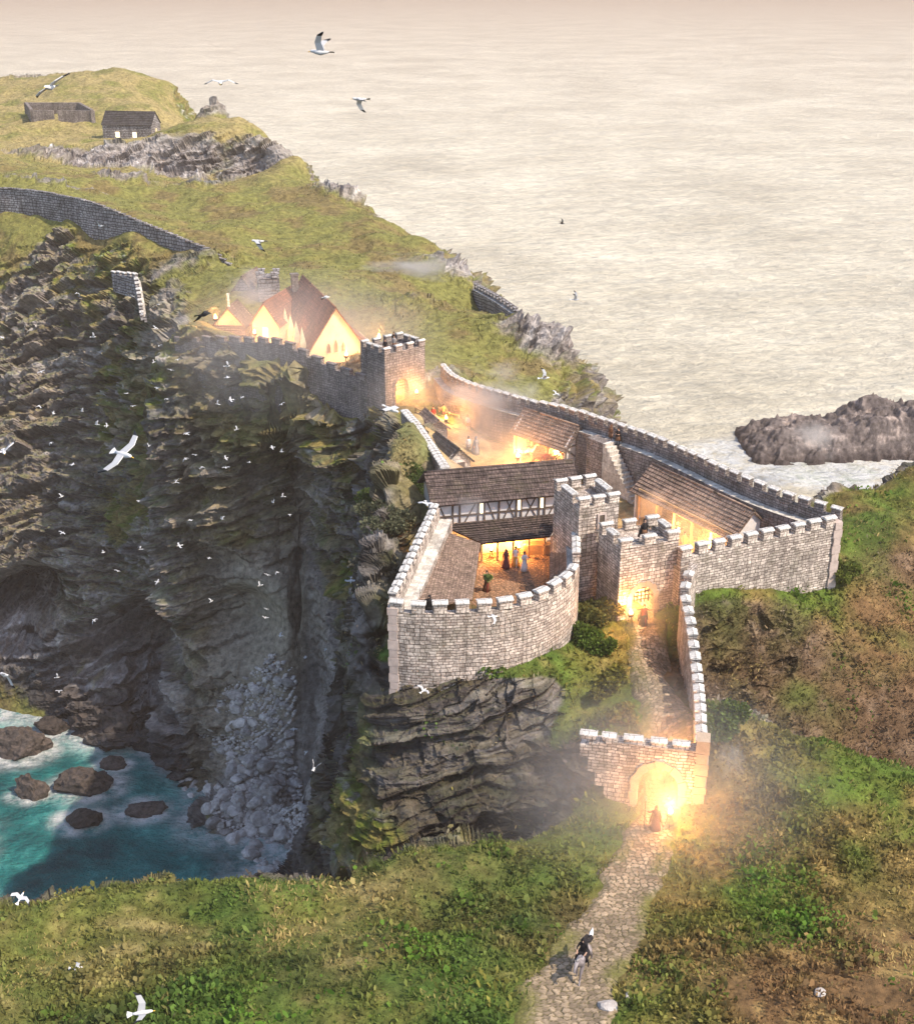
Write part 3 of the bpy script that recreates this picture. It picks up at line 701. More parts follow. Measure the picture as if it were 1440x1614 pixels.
M_BOARD = mat_plain('pale_weathered_board', (.60, .56, .53), .85, (.75, 1.15), 1.5)
M_TIMBER = mat_plain('dark_timber', (.085, .062, .05), .8, (.7, 1.4), 3)
M_WOOD = mat_plain('pale_timber', (.42, .27, .14), .8, (.7, 1.3), 3)
M_IRON = mat_plain('black_iron', (.02, .018, .017), .5, (.7, 1.3), 4)
M_DARKIN = mat_plain('shadowed_interior', (.10, .075, .055), .95)
def mat_emit(name, c, s):
    m, nt, bs = new_mat(name); bs.inputs['Base Color'].default_value = (*c, 1)
    bs.inputs['Emission Color'].default_value = (*c, 1); bs.inputs['Emission Strength'].default_value = s; return m
M_FLAME = mat_emit('flame', (1.0, .48, .12), 7)
M_WINLIT = mat_emit('candle_lit_window', (1.0, .80, .50), 1.1)

def part(mb, name, mats, root, label=None):
    o = mb.build(name, mats, root); L = root.matrix_basis.inverted() if root.parent is None else None
    if root.type == 'EMPTY': o.matrix_local = root.matrix_basis.inverted()
    if label: o['label'] = label
    return o
def resample(pts, step, smooth=True):
    P = [Vector(p) for p in pts]
    if smooth and len(P) > 2:
        Q = []
        for i in range(len(P) - 1):
            a = P[max(i - 1, 0)]; b = P[i]; c = P[i + 1]; d = P[min(i + 2, len(P) - 1)]
            for k in range(12):
                t = k / 12; t2 = t * t; t3 = t2 * t
                Q.append(.5 * ((2 * b) + (c - a) * t + (2 * a - 5 * b + 4 * c - d) * t2 + (3 * b - a - 3 * c + d) * t3))
        Q.append(P[-1]); P = Q
    L = [0]
    for a, b in zip(P[:-1], P[1:]): L.append(L[-1] + (Vector(b[:2]) - Vector(a[:2])).length)
    n = max(2, int(round(L[-1] / step)) + 1); out = []
    for i in range(n):
        s = L[-1] * i / (n - 1); j = 0
        while j < len(L) - 2 and L[j + 1] < s: j += 1
        t = (s - L[j]) / max(1e-9, L[j + 1] - L[j]); out.append((P[j].lerp(P[j + 1], t), s))
    return out
_MERL = {}
def merlon_mesh(w, t, h, mat, cap, var):
    key = (round(w, 2), round(t, 2), round(h, 2), mat.name, var)
    if key in _MERL: return _MERL[key]
    mb = MB(); j = .035
    hh = h * random.uniform(.92, 1.05)
    mb.box((0, 0, hh / 2 - .02), (w * random.uniform(.94, 1.04), t, hh + .04), mi=0, jit=j)
    o = .06; ww = w / 2 + o; tt = t / 2 + o; z0 = hh; zr = hh + .20
    A = [Vector((sx * ww + random.uniform(-j, j), sy * tt, z)) for z in (z0, z0 + .09) for sx, sy in ((-1, -1), (1, -1), (1, 1), (-1, 1))]
    R0 = Vector((-ww, 0, zr + random.uniform(-j, j))); R1 = Vector((ww, 0, zr + random.uniform(-j, j)))
    for q in ((3, 2, 1, 0), (0, 1, 5, 4), (1, 2, 6, 5), (2, 3, 7, 6), (3, 0, 4, 7)): mb.face([A[i] for i in q], mi=1)
    mb.face([A[4], A[5], R1, R0], mi=1); mb.face([A[6], A[7], R0, R1], mi=1); mb.face([A[5], A[6], R1], mi=1); mb.face([A[7], A[4], R0], mi=1)
    _MERL[key] = mb.mesh('merlon', [mat, cap]); return _MERL[key]
def add_merlon(root, p, ang, w, t, h, mat, cap):
    o = link('merlon', merlon_mesh(w, t, h, mat, cap, random.randint(0, 4)), root)
    o.matrix_local = root.matrix_basis.inverted() @ Matrix.Translation(Vector(p)) @ Matrix.Rotation(ang + random.uniform(-.03, .03), 4, 'Z')
    return o
def wall_run(label, pts, zb, thick=1.8, side=1, par_t=.5, par_h=1.0, merl=(.95, .65, .75), mat=None, cap=None, smooth=True, cat='wall', group=None, name='curtain_wall', step=.55, jit=.03, m0=0.0, walkmat=None, zb_in=None, rise=None, coping=False):
    mat = mat or M_STONE; cap = cap or M_CAP
    rs = resample(pts, step, smooth); n = len(rs)
    root = empty(name, (rs[n // 2][0].x, rs[n // 2][0].y, zb), 0, label, cat, group)
    T = []
    for i in range(n):
        a = rs[max(i - 1, 0)][0]; b = rs[min(i + 1, n - 1)][0]; t = Vector((b.x - a.x, b.y - a.y, 0)).normalized(); T.append(t)
    mb = MB(); prof0 = None; rings = []
    for i, (p, s) in enumerate(rs):
        t = T[i]; nn = Vector((-t.y, t.x, 0)) * side; zt = p.z
        nz = 12
        ring = []
        for k in range(nz + 1):
            z = zb + (zt - zb) * k / nz; o = random.uniform(-jit, jit) if 0 < k else 0
            ring.append((Vector((p.x, p.y, z)) + nn * o + Vector((0, 0, random.uniform(-jit, jit) if k == nz else 0)), z))
        for o, z in ((par_t, zt), (par_t, zt - par_h), (thick, zt - par_h), (thick, zb)):
            ring.append((Vector((p.x, p.y, z)) + nn * o, None))
        vv = 0; pr = None; R_ = []
        for q, z in ring:
            if z is not None: v = z
            else: v = R_[-1][1] + (q - R_[-1][0]).length
            R_.append((q, v))
        rings.append((R_, s))
    m = len(rings[0][0]); WK = m - 4 + 1
    for i in range(n - 1):
        Ra, sa = rings[i]; Rb, sb = rings[i + 1]
        for k in range(m - 1):
            q = [Ra[k][0], Rb[k][0], Rb[k + 1][0], Ra[k + 1][0]]; uv = [(sa, Ra[k][1]), (sb, Rb[k][1]), (sb, Rb[k + 1][1]), (sa, Ra[k + 1][1])]
            if side < 0: q.reverse(); uv.reverse()
            mi = 1 if k == m - 5 + 2 - 0 and False else (1 if k == m - 3 else 0)
            mb.face(q, uv, mi)
    for R_, s, rev in ((*rings[0], side > 0), (*rings[-1], side < 0)):
        zt_ = R_[12][0]; q = [R_[0][0], R_[12][0], R_[13][0], R_[14][0], R_[15][0], R_[16][0]]
        u0 = [0, 0, par_t, par_t, thick, thick]
        uv = [(a, p.z) for a, p in zip(u0, q)]
        if rev is False: q.reverse(); uv.reverse()
        # orientation does not matter for shading of closed stone
        mb.face(q, uv, 0)
    body = part(mb, 'wall_body', [mat, walkmat or M_FLAG], root)
    if coping:
        cb = MB()
        for i in range(n - 1):
            a = rs[i][0]; b = rs[i + 1][0]; t = T[i]; nn = Vector((-t.y, t.x, 0)) * side * par_t * .5
            c = (a + b) / 2 + nn; L = (b - a).length * .94
            cb.box(c + Vector((0, 0, .08 + random.uniform(-.03, .05))), (L, par_t + .16, .2), math.atan2(t.y, t.x), jit=.03)
        part(cb, 'coping', cap, root)
    if merl:
        w, g, h = merl; s = m0 + w / 2; tot = rs[-1][1]
        while s + w / 2 <= tot + .05:
            j = min(range(n), key=lambda i: abs(rs[i][1] - s)); p = rs[j][0]; t = T[j]; nn = Vector((-t.y, t.x, 0)) * side
            pp = p + t * (s - rs[j][1]) + nn * (par_t / 2)
            add_merlon(root, pp, math.atan2(t.y, t.x), w * random.uniform(.9, 1.08), par_t + .04, h, mat, cap)
            s += w + g
    return root
def frame(A, B):
    A = Vector(A); d = Vector((B[0] - A.x, B[1] - A.y, 0)); L = d.length; d.normalize(); nn = Vector((-d.y, d.x, 0))  # nn points away (behind) when going left to right
    return A, d, nn, L
def arch_z(x, hw, zs, ht, pointed):
    k = min(1, abs(x) / hw)
    if pointed: return zs + ht * math.sqrt(max(0, 1 - ((k + .5) / 1.5) ** 2)) / .9428 if k < 1 else zs
    return zs + ht * math.sqrt(max(0, 1 - k * k))
def arch_block(mb, A, d, nn, x0, x1, depth, zb, zt, xc, hw, zs, ht, pointed=False, nseg=14, mi=0, top=True):
    """solid block with an arched passage through it"""
    W = lambda x, o, z: Vector((A.x, A.y, 0)) + d * x + nn * o + Vector((0, 0, z))
    def rect(xa, xb, za, zc, o, flip):
        nx = max(1, int((xb - xa) / 1.2)); nzz = max(1, int((zc - za) / 1.2))
        for i in range(nx):
            for k in range(nzz):
                a = xa + (xb - xa) * i / nx; b = xa + (xb - xa) * (i + 1) / nx; c = za + (zc - za) * k / nzz; e2 = za + (zc - za) * (k + 1) / nzz
                q = [W(a, o, c), W(b, o, c), W(b, o, e2), W(a, o, e2)]; uv = [(a, c), (b, c), (b, e2), (a, e2)]
                if flip: q.reverse(); uv.reverse()
                mb.face(q, uv, mi)
    xs = [xc - hw + 2 * hw * i / nseg for i in range(nseg + 1)]
    for o, fl_ in ((0, False), (depth, True)):
        rect(x0, xc - hw, zb, zt, o, fl_); rect(xc + hw, x1, zb, zt, o, fl_)
        for a, b in zip(xs[:-1], xs[1:]):
            za = arch_z(a - xc, hw, zs, ht, pointed); zc = arch_z(b - xc, hw, zs, ht, pointed)
            q = [W(a, o, za), W(b, o, zc), W(b, o, zt), W(a, o, zt)]; uv = [(a, za), (b, zc), (b, zt), (a, zt)]
            if fl_: q.reverse(); uv.reverse()
            mb.face(q, uv, mi)
    for x, fl_ in ((xc - hw, False), (xc + hw, True)):
        q = [W(x, 0, zb), W(x, depth, zb), W(x, depth, zs), W(x, 0, zs)]
        if fl_: q.reverse()
        mb.face(q, [(0, zb), (depth, zb), (depth, zs), (0, zs)] if not fl_ else [(0, zs), (depth, zs), (depth, zb), (0, zb)], mi)
    for a, b in zip(xs[:-1], xs[1:]):
        za = arch_z(a - xc, hw, zs, ht, pointed); zc = arch_z(b - xc, hw, zs, ht, pointed)
        mb.face([W(a, 0, za), W(a, depth, za), W(b, depth, zc), W(b, 0, zc)], [(a, 0), (a, depth), (b, depth), (b, 0)], mi)
    for x, fl_ in ((x0, True), (x1, False)):
        q = [W(x, 0, zb), W(x, depth, zb), W(x, depth, zt), W(x, 0, zt)]; uv = [(0, zb), (depth, zb), (depth, zt), (0, zt)]
        if fl_: q.reverse(); uv.reverse()
        mb.face(q, uv, mi)
    if top: mb.face([W(x0, 0, zt), W(x1, 0, zt), W(x1, depth, zt), W(x0, depth, zt)], [(x0, 0), (x1, 0), (x1, depth), (x0, depth)], mi)
    return W
def arch_ring(W, xc, hw, zb, zs, ht, rw, pointed=False, o0=-.06, o1=.25, n=11, jambs=True):
    mb = MB()
    pts = [(xc - hw, zb)] if jambs else []
    if jambs:
        k = 5
        pts = [(xc - hw, zb + (zs - zb) * i / k, -1, 0) for i in range(k)]
    else: pts = []
    nn_ = n
    for i in range(nn_ + 1):
        a = math.pi - math.pi * i / nn_; x = hw * math.cos(a)
        z = arch_z(x, hw, zs, ht, pointed); nx, nz = math.cos(a), math.sin(a)
        pts.append((xc + x, z, nx, nz))
    if jambs: pts += [(xc + hw, zs - (zs - zb) * (i + 1) / 5, 1, 0) for i in range(5)]
    for i in range(len(pts) - 1):
        (xa, za, nxa, nza), (xb, zc, nxb, nzb) = pts[i], pts[i + 1]
        g = .012
        pa = Vector((xa, za)); pb = Vector((xb, zc)); pa, pb = pa.lerp(pb, .02), pb.lerp(pa, .02)
        r = rw * (1 + (.12 if i % 2 else -.08)); oo = o0 * (1 + .5 * (i % 2))
        qa = pa + Vector((nxa, nza)) * r; qb = pb + Vector((nxb, nzb)) * r
        f = [W(pa.x, oo, pa.y), W(pb.x, oo, pb.y), W(qb.x, oo, qb.y), W(qa.x, oo, qa.y)]
        bk = [W(pa.x, o1, pa.y), W(pb.x, o1, pb.y), W(qb.x, o1, qb.y), W(qa.x, o1, qa.y)]
        mb.face(list(reversed(f))); mb.face(bk)
        for k in range(4): mb.face([f[k], f[(k + 1) % 4], bk[(k + 1) % 4], bk[k]])
    return mb
def portcullis(W, xc, hw, zlow, zs, ht, o, root, n=6, pointed=False):
    mb = MB()
    for i in range(n):
        x = xc - hw + 2 * hw * (i + .5) / n; z1 = arch_z(x - xc, hw, zs, ht, pointed) - .02
        if z1 > zlow: mb.bar(W(x, o, zlow - .12), W(x, o, z1), .09, .07)
    z = zlow + .12
    while z < zs + ht - .15:
        k = hw * (1 if z <= zs else math.sqrt(max(0, 1 - ((z - zs) / ht) ** 2)))
        mb.bar(W(xc - k, o + .055, z), W(xc + k, o + .055, z), .08, .06); z += .33
    return part(mb, 'portcullis', M_IRON, root)
def parapet(mb, W, x0, x1, o0, o1, z, h=.45, t=.45):
    for a, b, c, e2 in ((x0, x1, o0, o0 + t), (x0, x1, o1 - t, o1), (x0, x0 + t, o0 + t, o1 - t), (x1 - t, x1, o0 + t, o1 - t)):
        V8 = [W(x, o, zz) for zz in (z + .003, z + h) for x, o in ((a, c), (b, c), (b, e2), (a, e2))]
        for q in ((4, 5, 6, 7), (0, 1, 5, 4), (1, 2, 6, 5), (2, 3, 7, 6), (3, 0, 4, 7)): mb.face([V8[i] for i in q])
def ring_merlons(root, W, d, x0, x1, o0, o1, z, w, g, h, t, mat, cap):
    ang = math.atan2(d.y, d.x)
    def line(a, b, along_x, fixed):
        L = b - a; k = max(2, int(round((L + g) / (w + g)))); st = (L - w) / (k - 1)
        for i in range(k):
            c = a + w / 2 + st * i
            p = W(c, fixed, z) if along_x else W(fixed, c, z)
            add_merlon(root, p, ang if along_x else ang + math.pi / 2, w, t, h, mat, cap)
    line(x0, x1, True, o0 + t / 2); line(x0, x1, True, o1 - t / 2)
    line(o0 + t + g, o1 - t - g, False, x0 + t / 2); line(o0 + t + g, o1 - t - g, False, x1 - t / 2)
def roof_slope(mb, e0, e1, r0, r1, row=.42, lip=.07, mi=0, thick=.12):
    e0, e1, r0, r1 = map(Vector, (e0, e1, r0, r1))
    n = max(2, int(((r0 - e0).length + (r1 - e1).length) / 2 / row)); nr = (e1 - e0).cross(r0 - e0).normalized()
    if nr.z < 0: nr = -nr
    L = (e1 - e0).length; D = (r0 - e0).length
    ns_ = max(2, int(L / .9)); jt = {(i, k): random.uniform(-.03, .03) for i in range(n) for k in range(ns_ + 1)}; ph = random.uniform(0, 6)
    sag = lambda u, t: (-.10 * math.sin(math.pi * u) * math.sin(math.pi * t) + .05 * math.sin(u * L * .9 + ph) * math.sin(math.pi * t)) if L > 3 else 0
    for i in range(n):
        a, b = i / n, (i + 1) / n
        j1 = random.uniform(-.015, .015)
        for k in range(ns_):
            u0, u1 = k / ns_, (k + 1) / ns_
            P_ = lambda u, t, h: e0.lerp(e1, u).lerp(r0.lerp(r1, u), t) + nr * (h + sag(u, t))
            la, lb = lip + j1 + jt[(i, k)], lip + j1 + jt[(i, k + 1)]
            mb.face([P_(u0, a, la), P_(u1, a, lb), P_(u1, b, 0), P_(u0, b, 0)], [(L * u0, D * a), (L * u1, D * a), (L * u1, D * b), (L * u0, D * b)], mi)
            mb.face([P_(u0, a, -.01), P_(u1, a, -.01), P_(u1, a, lb), P_(u0, a, la)], [(L * u0, 0), (L * u1, 0), (L * u1, .02), (L * u0, .02)], mi)
    q = [v - nr * thick for v in (e0, r0, r1, e1)]
    mb.face(q, mi=mi)
    mb.face([e0 + nr * lip, e0 - nr * thick, e1 - nr * thick, e1 + nr * lip], mi=mi)
    mb.face([e0 - nr * thick, e0 + nr * lip, r0, r0 - nr * thick], mi=mi); mb.face([e1 + nr * lip, e1 - nr * thick, r1 - nr * thick, r1], mi=mi)
    mb.face([r0, r1, r1 - nr * thick, r0 - nr * thick], mi=mi)
def wallq(mb, a, b, zb, zt, t, nn, mi=0):
    """upright slab from a to b (2d), thickness t towards nn"""
    a = Vector((a[0], a[1], 0)); b = Vector((b[0], b[1], 0)); nn = Vector((nn[0], nn[1], 0)).normalized() * t
    zt2 = zt if isinstance(zt, (tuple, list)) else (zt, zt)
    f = [a + Vector((0, 0, zb)), b + Vector((0, 0, zb)), b + Vector((0, 0, zt2[1])), a + Vector((0, 0, zt2[0]))]; g = [p + nn for p in f]
    L = (b - a).length; uv = [(0, zb), (L, zb), (L, zt2[1]), (0, zt2[0])]
    mb.face(f, uv, mi); mb.face(list(reversed(g)), list(reversed(uv)), mi)
    for k in range(4): mb.face([f[(k + 1) % 4], f[k], g[k], g[(k + 1) % 4]], mi=mi)

# ------------------------------------------------------------------ INNER WARD
ZI = 63.5
def top(us, z): return [PZ(u, v, z) for u, v in us]
front_pts = top([(614, 964), (650, 967), (690, 968), (735, 966), (780, 963), (820, 956), (855, 946), (885, 930), (905, 912), (913, 893)], ZI)
w_front = wall_run('curved pale stone wall with battlements closing the front of the small courtyard', front_pts, 54.5, 1.9, 1, .55, 1.0, (.95, .62, .7))
# quoin at its left corner
qa = front_pts[0]; qb = MB(); z = 54.5
qd = (front_pts[1] - front_pts[0]); qd.z = 0; qd.normalize(); k = 0
while z < ZI - .1:
    hgt_ = random.uniform(.5, .8); ww = .75 if k % 2 else .62
    qb.box((qa.x + qd.x * .25, qa.y + .18, z + hgt_ / 2), (ww, .62, hgt_ - .03), math.atan2(qd.y, qd.x), jit=.012); z += hgt_; k += 1
part(qb, 'quoin', M_QUOIN, w_front)
left_pts = top([(611, 952), (640, 893), (664, 842), (684, 800)], ZI)
wall_run('straight battlemented wall with sunlit walkway left of the courtyard roofs', left_pts, 54, 1.55, -1, .5, 1.0, (.72, .5, .62), step=.6, m0=.5)
right_pts = top([(913, 886), (912, 860), (909, 825), (905, 794)], ZI)
wall_run('battlemented wall running back from the curved wall beside the tall stone tower', right_pts, 54, .95, 1, .5, 1.0, (.62, .42, .6), step=.6, m0=.4)

# timber hall across the back of the courtyard
hL, hR = PZ(688, 797, 63.4), PZ(908, 777, 63.4)
A, d, nn, L = frame(hL, hR)
hall = empty('timber_hall', (A.x, A.y, 58.6), 0, 'half timbered hall with dark shingle roof across the back of the courtyard', 'hall')
W = lambda x, o, z: Vector((A.x, A.y, 0)) + d * x + nn * o + Vector((0, 0, z))
HB = 58.0
mb = MB()
wallq(mb, W(0, .45, 0), W(L, .45, 0), HB, 63.55, .25, nn); wallq(mb, W(0, 5.0, 0), W(L, 5.0, 0), HB, 63.55, .25, nn)
for x in (0, L - .25):
    a0, a1 = W(x, .7, 0), W(x, 5.0, 0); wallq(mb, a0, a1, HB, 63.5, .25, d)
    for o in (0, .25):
        mb.face([W(x + o, .7, 63.5), W(x + o, 5.0, 63.5), W(x + o, 2.85, 65.1)])
part(mb, 'plaster_wall', M_PLASTER, hall)
tb = MB()
xs = [.12, L * .12, L * .17, L * .30, L * .345, L * .45, L * .575, L * .61, L * .74, L * .78, L * .90]
for x in xs: tb.box(W(x, .43, 62.2), (.16, .14, 2.6), math.atan2(d.y, d.x))
rz_ = math.atan2(d.y, d.x)
for z in (61.05, 62.1, 63.4): tb.box(W(L * .45, .425, z), (L * .9, .12, .15), rz_)
def brace(x0, z0, x1, z1): tb.bar(W(x0, .44, z0), W(x1, .44, z1), .11, .1, up=nn)
for a, b in ((.02, .10), (.36, .43), (.50, .57)): brace(L * b, 61.1, L * a, 63.3)
for a, b in ((.19, .29), (.47, .555), (.63, .72), (.80, .89)): brace(L * (a + .0), 61.1, L * b, 63.3)
for a, b in ((.635, .73),): brace(L * b, 61.1, L * a, 63.3)
part(tb, 'timber_frame', M_TIMBER, hall)
wb = [(.325, 1), (.595, 1), (.76, 1)]
for fx, _ in wb:
    o = MB(); o.box(W(L * fx, .40, 62.65), (.24, .12, 1.0), rz_); part(o, 'window', M_WINLIT, hall)
rb = MB()
roof_slope(rb, W(-.5, -.1, 63.35), W(L + .5, -.1, 63.35), W(-.5, 2.85, 65.4), W(L + .5, 2.85, 65.4), .36)
roof_slope(rb, W(L + .5, 5.8, 63.35), W(-.5, 5.8, 63.35), W(L + .5, 2.85, 65.4), W(-.5, 2.85, 65.4), .36)
rf = part(rb, 'roof', M_TILE_DK, hall)
cb = MB(); cb.tube([W(-.5, 2.85, 65.42), W(L + .5, 2.85, 65.42)], .11, 6); rr_ = cb.build('ridge_tiles', M_TILE_DK, rf)

# ranges of lean-to roofs round the courtyard
ZF = 58.95
def lean_to(label, e0, e1, r0, r1, mat, posts, wallmat=None, name='lean_to_range', row=.40):
    root = empty(name, ((e0.x + r0.x) / 2, (e0.y + r0.y) / 2, ZF), 0, label, 'shelter')
    mb = MB(); roof_slope(mb, e0, e1, r0, r1, row); part(mb, 'roof', mat, root)
    for i in range(posts):
        t = (i + .15) / max(1, posts - .7); p = e0.lerp(e1, min(.98, t)); q = (r0 - e0); q.z = 0; q.normalize()
        pb = MB(); b0 = p + q * .25; pb.bar((b0.x, b0.y, ZF - .3), (b0.x, b0.y, p.z + .02), .17); part(pb, 'post', M_WOOD, root)
    bb = MB(); q = (r0 - e0); q.z = 0; q.normalize(); bb.bar(e0 + q * .25 - Vector((0, 0, .1)), e1 + q * .25 - Vector((0, 0, .1)), .14); part(bb, 'beam', M_WOOD, root)
    return root
zE = 60.75
e_bl = PZ(757, 857, zE); e_fl = PZ(744, 946, zE)
lean_to('shingled lean-to roof sloping down along the left side of the courtyard', e_fl, e_bl, PZ(650, 958, 62.2), PZ(690, 836, 62.2), M_TILE_BR, 4)
e_br = PZ(868, 846, zE); e_fr = PZ(866, 944, zE)
lean_to('narrow shingled lean-to roof along the right side of the courtyard', e_br, e_fr, PZ(896, 826, 62.3), PZ(899, 925, 62.3), M_TILE_BR, 4)
bk = lean_to('brown shingled lean-to roof below the half timbered hall', e_bl + Vector((.1, 0, .03)), e_br + Vector((-.1, 0, .03)), W(.4, .3, 61.5), W(L - .9, .3, 61.5), M_TILE_DK, 5)
mb = MB(); wallq(mb, e_bl + Vector((.2, 1.9, 0)), e_br + Vector((-.2, 1.9, 0)), ZF - .3, zE + .15, .2, (0, 1)); part(mb, 'back_wall', M_CREAM, bk)
mb = MB()
mb.box((float((e_bl.x + e_br.x) / 2) + 2, (e_bl.y + e_br.y) / 2 + 1.3, ZF + .45), (2.6, .8, .9)); part(mb, 'counter', M_WOOD, bk)

# courtyard paving
m, nt, bs = new_mat('courtyard_cobble'); rough(bs, .9, .2); co = obj_co(nt)
vo = nt.nodes.new('ShaderNodeTexVoronoi'); vo.inputs['Scale'].default_value = 3.2; nt.links.new(co, vo.inputs['Vector'])
vd = nt.nodes.new('ShaderNodeTexVoronoi'); vd.feature = 'DISTANCE_TO_EDGE'; vd.inputs['Scale'].default_value = 3.2; nt.links.new(co, vd.inputs['Vector'])
k = ramp(nt, vd.outputs['Distance'], [(0.02, .35), (.12, 1.0)])
cc = mix(nt, (.34, .20, .12), (.22, .13, .08), vo.outputs['Color'])
nt.links.new(mix(nt, cc, k, 1.0, 'MULTIPLY'), bs.inputs['Base Color']); bump(nt, bs, vd.outputs['Distance'], .8, .15)
M_COBB = m
mb = MB(); P4 = [PZ(640, 962, ZF), PZ(905, 950, ZF), PZ(905, 830, ZF), PZ(690, 845, ZF)]; mb.face(P4)
tag(mb.build('courtyard_paving', M_COBB), 'warm cobbled floor of the small courtyard', None, None, 'structure')

# ------------------------------------------------------------------ TOWER + GATEHOUSE + OUTER FRONT WALL
GA, GB = PZ(978, 871, 64.4), PZ(1069, 855, 64.4)
A, d, nn, L = frame(GA, GB)
gh = empty('gatehouse', (A.x, A.y, 57), 0, 'square stone gatehouse with pink arched gateway and portcullis', 'gatehouse')
mb = MB()
fx = L * (1017 - 978) / 91
W = arch_block(mb, A, d, nn, 0, L, 3.6, 55.5, 64.4, fx, .95, 60.1, 1.0)
parapet(mb, W, 0, L, 0, 3.6, 64.4, .25)
part(mb, 'wall_body', M_STONE, gh)
part(arch_ring(W, fx, .95, 57.0, 60.1, 1.0, .46), 'arch_surround', M_ARCH, gh)
portcullis(W, fx, .95, 59.6, 60.1, 1.0, .5, gh)
ring_merlons(gh, W, d, 0, L, 0, 3.6, 64.63, .95, .75, .7, .47, M_STONE, M_CAP)
GHW, GHfx = W, fx
ang_g = math.atan2(d.y, d.x)
# tall tower, left of the gatehouse
TA = Vector((9.55, 91.3, 0)); TW, TD, TZ = 3.5, 4.5, 66.3
Wt = lambda x, o, z: TA + d * x + nn * o + Vector((0, 0, z))
tw = empty('stone_tower', (TA.x, TA.y, 57), 0, 'tall square stone tower with battlements between hall and gatehouse', 'tower')
mb = MB()
for x0, x1, o0, o1 in ((0, TW, 0, 0), (TW, TW, 0, TD), (TW, 0, TD, TD), (0, 0, TD, 0)):
    nz_ = 9
    for kx in range(3):
        for kz in range(nz_):
            xa, xb = x0 + (x1 - x0) * kx / 3, x0 + (x1 - x0) * (kx + 1) / 3; oa, ob = o0 + (o1 - o0) * kx / 3, o0 + (o1 - o0) * (kx + 1) / 3
            za, zc = 55 + (TZ - 55) * kz / nz_, 55 + (TZ - 55) * (kz + 1) / nz_
            ln = math.hypot(x1 - x0, o1 - o0); mb.face([Wt(xa, oa, za), Wt(xb, ob, za), Wt(xb, ob, zc), Wt(xa, oa, zc)], [(ln * kx / 3, za), (ln * (kx + 1) / 3, za), (ln * (kx + 1) / 3, zc), (ln * kx / 3, zc)])
mb.face([Wt(0, 0, TZ), Wt(TW, 0, TZ), Wt(TW, TD, TZ), Wt(0, TD, TZ)])
parapet(mb, Wt, 0, TW, 0, TD, TZ, .25)
part(mb, 'wall_body', M_STONE, tw)
ring_merlons(tw, Wt, d, 0, TW, 0, TD, TZ + .23, .9, .8, .7, .47, M_STONE, M_CAP)
mb = MB(); c = Wt(2.0, -.02, 65.2); mb.box(c, (.42, .12, 1.0), ang_g); o = part(mb, 'arrow_slit', M_DARKIN, tw)
mb = MB()
for sx, sz, ww, hh in ((-.31, 0, .16, 1.3), (.31, 0, .16, 1.3), (0, .62, .46, .2), (0, -.6, .7, .16)): mb.box(Wt(2.0 + sx, -.05, 65.2 + sz), (ww, .16, hh), ang_g)
fr_ = part(mb, 'slit_frame', M_QUOIN, tw)
# outer front curtain
OF = [PZ(1073, 880, 63.45), PZ(1140, 866, 63.45), PZ(1210, 851, 63.45), PZ(1270, 839, 63.45), PZ(1318, 829, 63.45)]
w_out = wall_run('long pale stone wall with battlements facing the brown heath slope', OF, 53, 1.7, 1, .55, .9, (.95, .6, .72), smooth=False)
qa = OF[-1]; qb = MB(); z = 53.0; k = 0
while z < 63.5:
    hgt_ = random.uniform(.55, .9); ww = .8 if k % 2 else .66
    qb.box((qa.x + .02, qa.y + .3, z + hgt_ / 2), (ww, .9, hgt_ - .03), .35, jit=.012); z += hgt_; k += 1
part(qb, 'quoin', M_QUOIN, w_out)
# seaward wall
SW = [(OF[-1].x + .7, OF[-1].y + .9, 63.9), (25.9, 101.6, 64.1), (19.2, 113.0, 64.0), (12.0, 123.3, 63.4), (7.5, 128.6, 62.8), (3.0, 134.5, 62.3), (0.0, 140.0, 61.8), (-1.5, 146.0, 61.5)]
wall_run('very long battlemented wall with pale walkway along the sea side', SW, 52, 1.35, 1, .5, .95, (.9, .55, .7), mat=M_STONE2, cap=M_CAP, step=.7)

# gate approach wall on the right of the path
AW = [PY(1112, 1184, 68.3), PY(1109, 1120, 73), PY(1103, 1060, 77.5), (*PY(1093, 995, 82.3)[:2], 60.9), (*PY(1085, 945, 85.3)[:2], 61.6), (*PY(1090, 917, 87.0)[:2], 62.3), (*PY(1099, 892, 88.4)[:2], 63.1)]
wall_run('narrow stepped wall with chevron capstones climbing beside the path', AW, 53, .62, 1, .6, .02, (.82, .42, .5), mat=M_STONE, step=.5)

# lower gate
GA, GB = PZ(908, 1164, 60.0), PZ(1114, 1187, 60.0)
A, d, nn, L = frame(GA, GB)
g1 = empty('outer_gate', (A.x + 4, A.y, 55), 0, 'ruined outer gate wall with pale pointed arch at the foot of the path', 'gate')
mb = MB(); fx = L * (1042 - 908) / (1114 - 908)
W = arch_block(mb, A, d, nn, 2.4, L - .02, .95, 52.5, 60.0, fx, 1.28, 57.1, 1.45, True)
